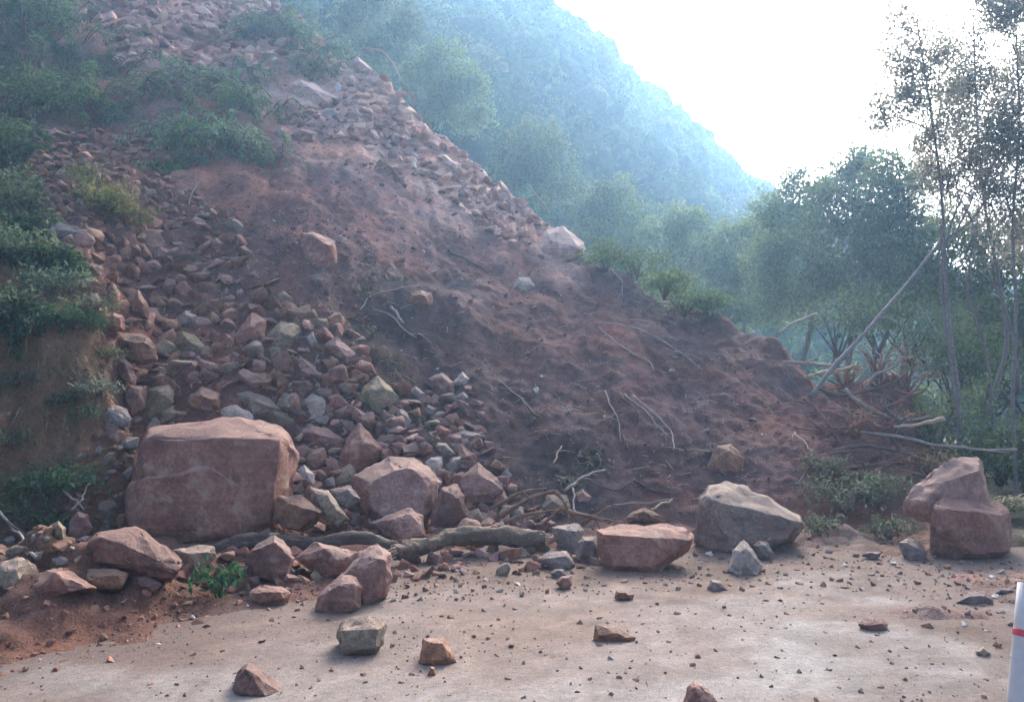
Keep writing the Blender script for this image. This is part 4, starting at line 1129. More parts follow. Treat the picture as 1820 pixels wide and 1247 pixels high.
MIDP = []
for k in range(10):
    r = np.random.default_rng(700 + k)
    dd = r.normal(size=(10, 3)); dd /= np.linalg.norm(dd, axis=1)[:, None]
    dd *= np.array((0.5, 0.34 + 0.14 * r.random(), 0.26 + 0.16 * r.random())) * (0.75 + 0.4 * r.random((10, 1)))
    me = hull_mesh('stone', dd, 1.0, 50 + k, 0.045, 9.0, a1=0.05, a2=0.02, seg=1)
    v = np.empty(len(me.vertices) * 3); me.vertices.foreach_get('co', v)
    f = np.empty(len(me.loops), int); me.loops.foreach_get('vertex_index', f)
    MIDP.append((v.reshape(-1, 3), f.reshape(-1, 3)))
def rubble_mass(name, items, label):
    Vs, Fs, Cs, n0 = [], [], [], 0
    for (P, m, c) in items:
        V, F = (MIDP if m > 0.085 and c in RCOL.values() else LOW)[rng.integers(0, 10)]
        a, b, g = rng.random() * 6.28, rng.normal() * 0.5, rng.normal() * 0.5
        R = np.array((Matrix.Rotation(a, 3, 'Z') @ Matrix.Rotation(b, 3, 'X') @ Matrix.Rotation(g, 3, 'Y')))
        v = (V * m) @ R.T + P
        Vs.append(v); Fs.append(F + n0); n0 += len(v)
        Cs.append(np.tile(np.array(c) * (0.7 + 0.6 * rng.random()), (len(v), 1)))
    o = build(name, np.vstack(Vs), np.vstack(Fs), RUBBLE, np.vstack(Cs))
    return tag(o, label, 'rubble', kind='stuff')

slope_items, road_items = [], []
for s, x, y, d, mk, zname, where in cand[ND:]:
    m = s / FPX * d
    p = at(x, y, d)
    (road_items if zname in ('road', 'apron', 'shoulder') else slope_items).append((p + np.array((0, 0.1 * m, 0.12 * m)), 1.2 * m, RCOL[mk]))
# fine grit and clods, spread over the ground itself
def scatter(n, x0, x1, y0, y1, smin_, smax_, cols, dens):
    X = x0 + (x1 - x0) * rng.random(n); Y = y0 + (y1 - y0) * rng.random(n)
    k = rng.random(n) < dens(X, Y)
    X, Y = X[k], Y[k]; Z = height(X, Y)
    out = []
    for a, b, c in zip(X, Y, Z):
        m = smin_ + (smax_ - smin_) * rng.random() ** 3
        out.append((np.array((a, b, c + 0.1 * m)), m, cols[rng.integers(0, len(cols))]))
    return out
soilc = [(0.19, 0.098, 0.078), (0.24, 0.12, 0.09), (0.14, 0.085, 0.07), (0.28, 0.165, 0.13)]
def dens_slope(X, Y):
    P = W0 / 2 + FPX * X / Y
    y0 = np.interp(P, _p, _y0); yc = np.interp(P, _p, _yc)
    return ((Y > y0 - 0.4) & (Y < yc + 0.4) & (P > -40) & (P < 1700)).astype(float) * np.clip(0.25 + 0.9 * (0.5 + 0.5 * fbm(X * 0.9, Y * 0.9, 6.0, 3)), 0, 1)
def dens_chute(X, Y):
    P = W0 / 2 + FPX * X / Y
    return ((P > 60) & (P < 660) & (Y > 9.3) & (Y < 16)).astype(float)
slope_items += scatter(9000, -9, -1, 9.2, 16, 0.025, 0.11, list(RCOL[q] for q in ('red', 'brown', 'pink', 'tan', 'red', 'brown')), dens_chute)
def dens_bank(X, Y):
    P = W0 / 2 + FPX * X / Y
    return ((P > -60) & (P < 235)).astype(float) * np.clip(0.5 + 0.6 * fbm(X * 1.5, Y * 1.5, 2.0, 3), 0, 1)
slope_items += scatter(5000, -9, -4, 8.8, 13, 0.015, 0.07, [(0.24, 0.17, 0.105), (0.17, 0.12, 0.08), (0.29, 0.2, 0.13), (0.2, 0.17, 0.13)], dens_bank)
slope_items += scatter(12000, -9, 6, 9.2, 20, 0.012, 0.045, soilc + [(0.36, 0.27, 0.22)], dens_slope)
slope_items += scatter(10000, -13, 6, 9.0, 27, 0.015, 0.09, soilc, dens_slope)
def dens_road(X, Y):
    px_, py_ = project(X, Y, 0 * X)
    d = 0.25 + 0.5 * np.exp(-((py_ - 1010) / 60) ** 2) + 0.25 * fbm(X * 1.1, Y * 1.1, 3.0, 3)
    return np.clip(d, 0.03, 1) * ((X / Y > -0.75) & (X / Y < 0.75))
roadc = [(0.16, 0.115, 0.095), (0.12, 0.095, 0.09), (0.22, 0.17, 0.145), (0.3, 0.26, 0.23)]
road_items += scatter(9500, -6.5, 6.5, 3.6, 9.6, 0.008, 0.034, roadc, dens_road)
road_items += scatter(16000, -6.5, 6.5, 3.6, 9.8, 0.006, 0.022, roadc, dens_road)
def dens_mound(X, Y):
    return (terrain(X, Y) > 0.0) * np.clip(0.6 + 0.5 * fbm(X * 2, Y * 2, 3.0, 3), 0, 1)
road_items += scatter(2600, -5.6, -1.2, 4.6, 8.2, 0.012, 0.06, [(0.13, 0.08, 0.065), (0.10, 0.068, 0.058), (0.19, 0.125, 0.10)], dens_mound)
rubble_mass('slope_rubble', slope_items, 'small broken stones and clods covering the slide')
rubble_mass('road_gravel', road_items, 'grit and pebbles spread over the dusty road')

# ------------------------------------------------------------------ sticks, logs and roots
def line_on_slope(pts, lift=0.02, depths=None):
    """3D polyline through photo pixels, lying on the slope; free spans run straight between their ends"""
    pts = np.asarray(pts, float)
    d = cast(pts[:, 0], pts[:, 1])
    if depths is not None:
        d = np.asarray(depths, float)
    else:
        okk = ~np.isnan(d)
        if not okk.any(): d = np.full(len(pts), 13.5)
        else: d = np.where(okk, d, np.interp(np.arange(len(pts)), np.nonzero(okk)[0], d[okk]))
        lin = np.linspace(d[0], d[-1], len(d))
        d = np.minimum(d, np.maximum(lin, d - 0.35)) - lift
    return np.array([at(x, y, q) for (x, y), q in zip(pts, d)])

def limb_mesh(name, P, r0, r1, n=7, steps=None, mat=DEADWOOD, knots=0.12, parent=None, wob=0.0, side=0):
    S = smooth_line(P, steps or max(6, 5 * len(P)))
    t = np.linspace(0, 1, len(S))
    if wob:
        S = S + wob * np.stack([vnoise(t * 7 + r0 * 999, t * 3, 1.1), vnoise(t * 7, t * 3 + r0 * 777, 4.1), vnoise(t * 7 + 5, t * 3, r0 * 555)], axis=1)
    R = (r0 + (r1 - r0) * t) * (1 + 0.18 * vnoise(t * 9 + r0 * 311, t, 2.0))
    parts = [tube_arrays(S, R, n, knots)]
    for k in range(side):
        i = rng.integers(len(S) // 4, len(S) - 1)
        L = (0.12 + 0.3 * rng.random()) * np.linalg.norm(S[-1] - S[0])
        dirn = S[min(i + 1, len(S) - 1)] - S[i - 1]; dirn /= np.linalg.norm(dirn) + 1e-9
        q = dirn + rng.normal(size=3) * 0.7; q /= np.linalg.norm(q)
        B = np.array([S[i], S[i] + q * L * 0.5 + rng.normal(size=3) * 0.03 * L, S[i] + q * L + np.array((0, 0, -0.05 * L))])
        parts.append(tube_arrays(smooth_line(B, 6), np.linspace(R[i] * 0.6, R[i] * 0.15, 6), 5, 0.1))
    V, F = merge(parts)
    org = np.array(S[0])
    return build(name, V - (org if parent is None else 0), F, mat, parent=parent, smooth=True, loc=tuple(org) if parent is None else None)

def stick(pts, r0, r1, mat, label, lift=0.03, depths=None, name='stick', cat='stick', side=1, n=7, wob=0.022, group=None):
    P = line_on_slope(pts, lift, depths)
    return tag(limb_mesh(name, P, r0 * 0.72, r1 * 0.72, n, mat=mat, side=side, wob=wob), label, cat, group)

stick([(1058,575),(1110,577),(1150,590),(1200,620),(1250,657)], .024, .016, DEADWOOD, 'longest pale bent stick on the soil slope, curving down at its end', 0.12, side=2)
stick([(1062,582),(1090,602),(1130,630),(1150,640),(1162,657)], .022, .013, DEADWOOD, 'pale stick forming a fork with the longest bent stick', 0.08)
stick([(860,640),(885,672),(920,705),(958,740)], .02, .027, DARKWOOD, 'dark straight stick lying down the middle of the soil slope', 0.05)
stick([(641,552),(655,530),(690,515),(745,508)], .012, .009, DEADWOOD, 'thin arched twig over the dome shaped brown rock', 0.15, side=0)
stick([(665,548),(690,560),(720,585),(738,602)], .015, .02, DEADWOOD, 'grey twig slanting below the arched twig', 0.05)
stick([(695,545),(705,558),(716,574)], .036, .03, DEADWOOD, 'short thick pale broken stick beside the arched twig', 0.08, side=0)
stick([(1075,695),(1095,740),(1105,785)], .013, .006, DEADWOOD, 'thin hanging root, leftmost of the root bundle on the slope', 0.08, name='root', cat='root')
stick([(1100,698),(1130,730),(1160,772)], .014, .008, DARKWOOD, 'dark hanging root in the middle of the root bundle', 0.10, name='root', cat='root')
stick([(1110,700),(1150,735),(1190,778)], .014, .01, DEADWOOD, 'pale straight root in the root bundle on the slope', 0.12, name='root', cat='root')
stick([(1125,702),(1165,738),(1195,768),(1195,802)], .016, .012, DEADWOOD, 'pale root with a hooked end in the root bundle', 0.16, name='root', cat='root')
stick([(984,822),(996,795)], .016, .012, CUTWOOD, 'short bright stick stub on the lower soil slope', 0.05, side=0)
stick([(1005,874),(1025,855),(1045,843),(1075,835)], .03, .014, DEADWOOD, 'forked grey branch rising behind the splintered wood', 0.15, side=1)
stick([(1018,866),(1020,890),(1023,916)], .016, .013, DEADWOOD, 'pale prop stick under the forked grey branch', 0.25, side=0)
stick([(1045,852),(1065,864),(1100,870),(1125,852)], .016, .011, DARKWOOD, 'sagging dark twig right of the forked branch', 0.08)
stick([(1128,854),(1165,872),(1212,877)], .018, .012, DARKWOOD, 'dark twig left of the grey green boulder', 0.06)
stick([(1090,898),(1130,894),(1195,889)], .013, .01, DEADWOOD, 'thin level twig above the dark red block', 0.15, side=0)
stick([(1158,905),(1175,896),(1193,888)], .018, .014, CUTWOOD, 'bright short twig end above the dark red block', 0.2, side=0)
stick([(800,448),(828,462),(862,480)], .035, .022, DARKWOOD, 'dark broken branch high on the soil slope', 0.05)
stick([(1088,478),(1104,500),(1108,526)], .014, .008, DEADWOOD, 'thin pale twig by the crest bushes', 0.15)
stick([(1212,502),(1222,496),(1236,489)], .03, .022, CUTWOOD, 'short bright branch stub sticking up from the crest', depths=[14.9, 14.9, 14.9], side=0)
stick([(940,330),(960,352),(978,378)], .02, .012, DEADWOOD, 'pale twig poking out of the crest rubble', depths=[18.6, 18.4, 18.2])
stick([(800,252),(822,250),(842,243)], .026, .015, DARKWOOD, 'dark twig jutting from the crest against the trees', depths=[21.4, 21.4, 21.4])
stick([(645,85),(678,92),(695,108),(712,138)], .05, .03, DEADWOOD, 'arched bare branch beyond the crest under the mountain', depths=[24.5, 24.4, 24.2, 24.0], name='branch', cat='branch')
stick([(712,148),(730,166),(740,188)], .06, .05, DARKWOOD, 'broken stump leaning on the crest', depths=[24.2, 24.0, 23.6], name='stump', cat='stump', side=0)
stick([(1383,592),(1415,572),(1452,557)], .035, .022, DEADWOOD, 'bare grey branch behind the low end of the slide', depths=[15.8, 16.0, 16.4], name='branch', cat='branch')
stick([(118,1005),(160,1006),(205,1009),(250,1022),(280,1033),(292,1043)], .016, .011, DEADWOOD, 'thin curved stick across the brown rock at the soil mound', depths=[7.25, 7.15, 7.05, 6.95, 6.9, 6.88], side=0)
stick([(-20,890),(8,918),(31,947),(66,986)], .02, .014, DEADWOOD, 'pale stick leaning in the weeds at the picture edge', 0.35)
stick([(100,855),(125,880),(150,905)], .022, .014, DEADWOOD, 'short pale stick in the weeds below the bank', 0.25)
stick([(130,905),(146,885),(158,862)], .015, .01, DEADWOOD, 'upright pale twig in the weeds beside the huge boulder', 0.25)
stick([(40,455),(60,470),(100,500)], .02, .015, DARKWOOD, 'dark twig lying on the leafy bank', 0.08)
stick([(335,365),(345,335),(362,318)], .014, .008, DEADWOOD, 'pale bent root hanging under the hanging grass', 0.15, name='root', cat='root')
stick([(1412,768),(1430,788),(1448,806)], .014, .01, DEADWOOD, 'thin pale stick above the broken green bush', 0.1, side=0)
stick([(420,110),(450,122),(470,104)], .016, .01, DARKWOOD, 'dark twig in front of the rubble at the slide top', 0.2)
stick([(985,700),(1010,730),(1022,752)], .01, .006, DARKWOOD, 'short dark twig between the straight stick and the root bundle', 0.05)
stick([(1190,640),(1240,700),(1262,722)], .009, .006, DARKWOOD, 'thin dark twig below the longest bent stick', 0.04)

# logs: bark body with a broken end as a part
def log(pts, r0, r1, depths, label, mat=DARKWOOD, tip=None):
    P = np.array([at(x, y, q) for (x, y), q in zip(pts, depths)])
    root = empty('log', P[0])
    M = 70
    S = smooth_line(P, M); t = np.linspace(0, 1, M)
    S = S + 0.02 * np.stack([vnoise(t * 9, t + r0 * 50, 1.0), vnoise(t * 9, t, 4.0 + r0), vnoise(t * 9, t + 2, r0 * 70)], axis=1)
    R = (r0 + (r1 - r0) * t) * (1 + 0.28 * fbm(t * 6, t, r0 * 40, 3))
    V, q, tr = tube_arrays(S, R, 18, 0.05)
    ax = S[-1] - S[0]; ax = ax / np.linalg.norm(ax)
    al = V @ ax
    cr = V - al[:, None] * ax
    nz = fbm(cr[:, 0] * 34 + al * 4, cr[:, 1] * 34, cr[:, 2] * 34, 3)
    cen_ = np.repeat(S, 18, axis=0); cen_ = np.vstack([cen_, S[0], S[-1]])
    V = V + (V - cen_) * (0.26 * nz)[:, None]
    build('bark', V - P[0], [q, tr], mat, parent=root, smooth=True)
    for end, sgn in ((0, -1), (-1, 1)):
        dirn = S[0] - S[1] if end == 0 else S[-1] - S[-2]
        dirn = dirn / np.linalg.norm(dirn)
        parts = []
        for k in range(9):      # splinters of torn wood
            off = np.clip(rng.normal(size=3), -1.5, 1.5) * R[end] * 0.36
            b0 = S[end] + off - dirn * 0.06
            b1 = b0 + dirn * (0.06 + 0.09 * rng.random()) + rng.normal(size=3) * 0.012
            parts.append(tube_arrays(np.array([b0, (b0 + b1) / 2, b1]), np.array([0.026, 0.02, 0.004]) * r0 / 0.1, 5, 0.2))
        V2, F2 = merge(parts)
        build('broken_end', V2 - P[0], F2, tip or CUTWOOD, parent=root)
    for k in range(6):          # loose bark strips
        u = rng.integers(6, 60); ang = rng.random() * 6.28
        nrm = np.array((math.cos(ang) * 0.2, -abs(math.cos(ang)) * 0.7, math.sin(ang) * 0.8))
        a = S[u] + nrm * R[u] * 1.02; b = S[min(u + 9, 69)] + nrm * R[u] * 1.06
        V3, q3, t3 = tube_arrays(np.array([a, (a + b) / 2 + nrm * 0.006, b]), np.array([0.008, 0.016, 0.006]), 4, 0.2)
        build('bark_strip', V3 - P[0], [q3, t3], SPLINT, parent=root)
    return tag(root, label, 'log')
log([(700,985),(745,972),(795,955),(860,953),(965,957)], .07, .088, [7.95, 8.15, 8.35, 8.5, 8.6], 'thick weathered log with torn orange end lying before the boulders', LOGBARK)
log([(478,962),(560,962),(640,956),(700,972)], .062, .055, [8.75, 8.7, 8.6, 8.45], 'muddy brown log half buried right of the huge boulder', DARKWOOD, SPLINT)
log([(330,985),(400,972),(480,955)], .06, .075, [8.6, 8.65, 8.7], 'dark thin log under the front of the huge boulder', DARKWOOD)

# splintered timber between the rocks
for k, (pts, r, d, lab) in enumerate([
    ([(885,918),(915,900),(945,884),(985,872)], .045, [9.25, 9.3, 9.35, 9.4], 'orange brown split timber, upper piece of the splintered pile'),
    ([(895,928),(940,915),(990,905)], .035, [9.05, 9.1, 9.15], 'reddish split timber, middle piece of the splintered pile'),
    ([(985,872),(1005,895),(1012,925)], .03, [9.2, 9.1, 9.0], 'short split timber standing against the forked branch'),
    ([(1000,905),(1045,918),(1090,925)], .035, [9.15, 9.2, 9.25], 'brown split timber behind the dark red block'),
    ([(960,935),(985,912),(1010,890)], .022, [9.0, 9.05, 9.1], 'thin orange splinter beside the ochre chunk'),
    ([(1035,930),(1075,905),(1085,898)], .028, [9.25, 9.3, 9.35], 'tan splinter left of the brown lump'),
    ([(870,905),(920,878),(960,868)], .028, [9.45, 9.5, 9.5], 'dark splinter at the back of the splintered pile')]):
    P = np.array([at(x, y, q) for (x, y), q in zip(pts, d)])
    tag(limb_mesh('split_timber', P, r * 0.8, r * 0.3, 5, steps=12, mat=SPLINT, knots=0.5, wob=0.008, side=2), lab, 'timber')

# root heap at the low end of the slide: branches lying out of it
stick([(1394,642),(1430,646),(1480,651),(1532,656)], .045, .025, DEADWOOD, 'pale level branch behind the foot of the leaning trunk', depths=[13.9, 13.9, 14.0, 14.0], name='branch', cat='branch')
stick([(1428,669),(1475,660),(1530,650)], .035, .028, CUTWOOD, 'bright bare branch crossing the foot of the leaning trunk', depths=[13.4, 13.4, 13.5], name='branch', cat='branch')
stick([(1590,759),(1640,751),(1680,744)], .024, .042, CUTWOOD, 'branch with bright broken end pointing out of the root heap', depths=[11.6, 11.4, 11.2], name='branch', cat='branch', side=0)
stick([(1530,768),(1600,776),(1650,790),(1720,797),(1808,800)], .032, .022, DEADWOOD, 'long pale branch reaching level from root heap to the thin trunks', depths=[11.8, 11.5, 11.3, 11.2, 11.1], name='branch', cat='branch')
stick([(1560,640),(1568,655),(1572,672)], .03, .035, DEADWOOD, 'short upright stub on top of the root heap', depths=[13.4, 13.4, 13.3], name='stump', cat='stump', side=0)
stick([(1640,870),(1690,850),(1740,838)], .018, .01, DEADWOOD, 'thin twig behind the pink sloping slab', depths=[10.6, 10.8, 11.0])
for k, (pts, dd, m_, lab) in enumerate([
    ([(1455,690),(1500,700),(1560,690),(1610,668)], 12.9, DARKWOOD, 'dark bent branch along the top of the root heap'),
    ([(1470,730),(1520,740),(1580,722),(1632,690)], 12.3, ROOTM, 'long red root slanting up through the root heap'),
    ([(1500,770),(1540,745),(1575,760),(1625,735)], 11.9, ROOTM, 'wavy red root in the middle of the root heap'),
    ([(1480,800),(1530,790),(1590,800),(1640,815)], 11.3, DARKWOOD, 'dark root low in the root heap'),
    ([(1540,690),(1555,665),(1585,655),(1600,640)], 12.9, DEADWOOD, 'thin pale branch curling above the root heap'),
    ([(1445,720),(1480,760),(1500,800)], 11.9, ROOTM, 'red root hanging down the slide side of the root heap'),
    ([(1570,720),(1600,750),(1612,790)], 11.8, DARKWOOD, 'dark root hanging at the tree side of the root heap'),
    ([(1500,690),(1540,720),(1600,745),(1660,740)], 11.9, DEADWOOD, 'pale split branch crossing the root heap'),
    ([(1590,690),(1625,700),(1650,690)], 12.4, SPLINT, 'short orange splinter at the tree end of the root heap')]):
    P = np.array([at(x, y, dd - 0.06 * j) for j, (x, y) in enumerate(pts)])
    tag(limb_mesh('root', P, .030, .012, 6, mat=m_, side=4, wob=0.03, knots=0.2), lab, 'root')
wad = []
wx_, wy_ = 1430 + 200 * rng.random(190), 650 + 200 * rng.random(190)
for x, y, d in zip(wx_, wy_, cast(wx_, wy_)):
    if math.isnan(d): continue
    a = at(x, y, d - 0.02)
    v = rng.normal(size=3) * np.array((0.42, 0.22, 0.20)); v[2] -= 0.03
    mid = a + v * 0.5 + rng.normal(size=3) * 0.04; b = a + v
    wad.append(tube_arrays(smooth_line(np.array([a - v * 0.3, mid, b]), 6), np.linspace(0.020, 0.004, 6) * (0.25 + 1.2 * rng.random() ** 2), 5, 0.1))
V, F = merge(wad)
tag(build('root_litter', V, F, ROOTM, smooth=True), 'tangle of red muddy roots in the heap below the leaning trunk', 'roots', kind='stuff')
tw = []
wx_, wy_ = 480 + 960 * rng.random(420), 300 + 590 * rng.random(420)
for x, y, d in zip(wx_, wy_, cast(wx_, wy_)):
    if math.isnan(d) or y < np.interp(x, *T_CREST) + 15: continue
    a = at(x, y, d - 0.015)
    L = 0.08 + 0.35 * rng.random() ** 2
    v = np.array((rng.normal(), rng.normal() * 0.5, -0.5 * abs(rng.normal()))); v = v / np.linalg.norm(v) * L
    b = a + v; b[2] = max(b[2], float(height(b[0], b[1])) + 0.01)
    mid = (a + b) / 2 + rng.normal(size=3) * 0.03 * L + np.array((0, -0.01, 0.01))
    tw.append(tube_arrays(smooth_line(np.array([a, mid, b]), 5), np.linspace(0.007, 0.003, 5) * (0.6 + 0.8 * rng.random()), 4, 0.1))
V, F = merge(tw)
tag(build('twig_litter', V, F, DEADWOOD, smooth=True), 'thin twigs and straw strewn over the soil slope', 'twigs', kind='stuff')

# ------------------------------------------------------------------ trees
def leafy(parent, name, centres, radii, n, size, col, org, clumps=10, aspect=0.42, droop=0.4, mat=LEAF, spread=0.3):
    Vs, Fs, Cs, n0 = [], [], [], 0
    for c, r in zip(centres, radii):
        m = max(6, int(n * (float(np.mean(r)) ** 2)))
        P, u = crown_points(c, np.ones(3) * np.asarray(r), m, clumps=clumps, spread=spread, shell=0.35)
        D = rng.normal(size=u.shape) + np.array((0, 0, -droop)); Nn = rng.normal(size=u.shape) * 0.7 + np.array((0, 0, 1.0))
        V, F = leaf_arrays(P, size * (0.6 + 0.8 * rng.random(m)), size * aspect * (0.6 + 0.8 * rng.random(m)), D, Nn)
        tone = (0.65 + 0.7 * rng.random((m, 1)))
        cc = np.array(col) * tone; cc[:, 0] *= (0.9 + 0.35 * rng.random(m))
        Vs.append(V); Fs.append(F + n0); Cs.append(np.repeat(cc, 4, axis=0)); n0 += len(V)
    return build(name, np.vstack(Vs) - org, np.vstack(Fs), mat, np.vstack(Cs), parent=parent)

def tree(name, trunk, r0, r1, blobs, label, leafn=420, leafsize=0.10, col=(0.06, 0.085, 0.03), group=None, bark=BARK, clumps=10, cat='tree', spread=0.3, twigs=5):
    """trunk: 3D points; blobs: (centre, radius)"""
    trunk = np.asarray(trunk, float)
    org = trunk[0]
    root = empty(name, org)
    S = smooth_line(trunk, 26); t = np.linspace(0, 1, 26)
    R = (r0 + (r1 - r0) * t ** 0.8) * (1 + 0.1 * vnoise(t * 8 + r0 * 200, t, 3.0))
    R[0] *= 1.35
    V, q, tr = tube_arrays(S, R, 9, 0.06)
    build('trunk', V - org, [q, tr], bark, parent=root, smooth=True)
    for c, r in blobs:
        c = np.asarray(c, float)
        low = np.nonzero(S[:, 2] < c[2] - 0.15 * float(np.mean(r)))[0]
        i = low[np.argmin(np.linalg.norm(S[low] - c, axis=1))] if len(low) else len(S) // 2
        i = max(3, min(int(i), len(S) - 2))
        a = S[i]; mid = (a + c) / 2 + np.array((0, 0, 0.12 * np.linalg.norm(c - a))) + rng.normal(size=3) * 0.06 * np.linalg.norm(c - a)
        parts = [tube_arrays(smooth_line(np.array([a, mid, c]), 9), np.linspace(min(R[i] * 0.6, 0.04), 0.008, 9), 6, 0.06)]
        for k in range(twigs):
            e = c + rng.normal(size=3) * float(np.mean(r)) * 0.55
            s0 = mid + (c - mid) * rng.random()
            parts.append(tube_arrays(smooth_line(np.array([s0, (s0 + e) / 2 + rng.normal(size=3) * 0.08 * float(np.mean(r)), e]), 5), np.linspace(0.010, 0.003, 5), 4, 0.05))
        V, F = merge(parts)
        build('branch', V - org, F, bark, parent=root, smooth=True)
    leafy(root, 'crown', [b[0] for b in blobs], [b[1] for b in blobs], leafn, leafsize, col, org, clumps=clumps, spread=spread, mat=THINLEAF if name == 'roadside_tree' else LEAF)
    return tag(root, label, cat, group)

def B(px, py, Y, rpx):
    return (at(px, py, Y), 1.3 * rpx / FPX * Y)

G1 = (0.26, 0.27, 0.21)
# slender roadside trees, near the road at the low end of the slide
tree('roadside_tree', [at(1706, 905, 12.4), at(1704, 715, 12.4), at(1690, 600, 12.5), at(1680, 480, 12.6), at(1672, 330, 12.7), at(1650, 170, 12.8), at(1630, 40, 12.9)], .038, .012,
     [B(1618, 55, 12.9, 46), B(1600, 130, 12.8, 44), B(1655, 175, 12.8, 46), B(1585, 205, 12.7, 40), B(1560, 225, 12.6, 18), B(1640, 250, 12.7, 44), B(1690, 215, 12.9, 40), B(1665, 110, 12.8, 34), B(1610, 170, 12.8, 26)],
     'slender tree nearest the slide with a thin grey trunk and airy crown', 5000, 0.072, G1, 'slender roadside trees')
tree('roadside_tree', [at(1735, 880, 13.4), at(1745, 770, 13.4), at(1772, 680, 13.4), at(1790, 600, 13.5), at(1770, 470, 13.6), at(1745, 330, 13.7), at(1735, 180, 13.9), at(1730, 40, 14.0)], .055, .012,
     [B(1720, 100, 14, 40), B(1750, 160, 14, 44), B(1715, 170, 13.8, 40), B(1760, 235, 13.8, 46), B(1700, 280, 13.6, 46), B(1740, 320, 13.6, 50), B(1660, 320, 13.8, 40), B(1740, -30, 14, 50), B(1690, -20, 14, 40)],
     'slender tree with a kinked leaning trunk behind the thin upright pole', 4800, 0.074, (0.24, 0.25, 0.20), 'slender roadside trees')
tree('roadside_tree', [at(1808, 900, 11.6), at(1803, 800, 11.6), at(1800, 690, 11.6), at(1806, 560, 11.7), at(1800, 400, 11.8), at(1812, 230, 12), at(1806, 60, 12.1)], .036, .012,
     [B(1800, 40, 12.1, 50), B(1830, 130, 12.1, 50), B(1800, 200, 12, 38), B(1780, 270, 12, 44), B(1830, 280, 12, 60), B(1790, 350, 11.9, 44), B(1850, 400, 11.9, 60), B(1770, 20, 12.1, 36)],
     'slender tree with a straight thin trunk, closest to the picture edge', 5000, 0.072, (0.25, 0.26, 0.20), 'slender roadside trees')
tree('roadside_tree', [at(1850, 900, 14.5), at(1855, 700, 14.5), at(1840, 500, 14.6), at(1830, 300, 14.8), at(1850, 120, 15)], .055, .02,
     [B(1850, 150, 15, 70), B(1820, 330, 14.8, 60), B(1870, 420, 14.8, 70), B(1810, 450, 14.7, 44), B(1860, 30, 15, 80), B(1780, 400, 14.7, 40)],
     'tree mostly outside the picture, its branches filling the upper corner', 2600, 0.07, G1, 'slender roadside trees')
# bare thin saplings between them
for pts, lab in (([(1700, 760), (1690, 640), (1672, 500), (1690, 400), (1720, 330)], 'bare sapling with a bowed stem beside the nearest roadside tree'),
                 ([(1770, 820), (1755, 640), (1720, 520), (1735, 420), (1700, 340)], 'bare crooked sapling between the two nearest roadside trunks'),
                 ([(1815, 700), (1790, 560), (1750, 460), (1760, 380)], 'bare sapling forking low in front of the edge tree')):
    P = [at(x, y, 12.9 + 0.2 * k) for k, (x, y) in enumerate(pts)]
    tag(limb_mesh('sapling', np.array(P), .026, .010, 6, mat=BARK, side=7), lab, 'sapling')
# the leaning broken trunk
lt = [at(1440, 705, 13.0), at(1475, 660, 13.1), at(1530, 600, 13.2), at(1600, 520, 13.4), at(1668, 436, 13.6), at(1720, 398, 13.8), at(1760, 345, 14.0)]
root = empty('leaning_trunk', lt[0])
V, q, tr = tube_arrays(smooth_line(np.array(lt), 30), np.linspace(.046, .018, 30) * (1 + 0.3 * vnoise(np.linspace(0, 9, 30), np.zeros(30), 1.0)), 10, 0.07)
build('trunk', V - lt[0], [q, tr], wood_material('pale_bark', (0.14, 0.12, 0.105), (0.33, 0.29, 0.25)), parent=root, smooth=True)
for a, b, r in (((1666, 440, 13.6), (1682, 388, 13.5), .03), ((1690, 420, 13.7), (1745, 420, 13.6), .018), ((1560, 565, 13.3), (1590, 570, 13.1), .015), ((1700, 410, 13.75), (1730, 350, 13.6), .02)):
    V, q, tr = tube_arrays(smooth_line(np.array([at(*a), (at(*a) + at(*b)) / 2 + np.array((0.02, 0, 0.03)), at(*b)]), 7), np.linspace(r, r * 0.6, 7), 6, 0.1)
    build('branch', V - lt[0], [q, tr], DEADWOOD, parent=root, smooth=True)
tag(root, 'pale bare trunk leaning up out of the root heap across the trees', 'trunk')

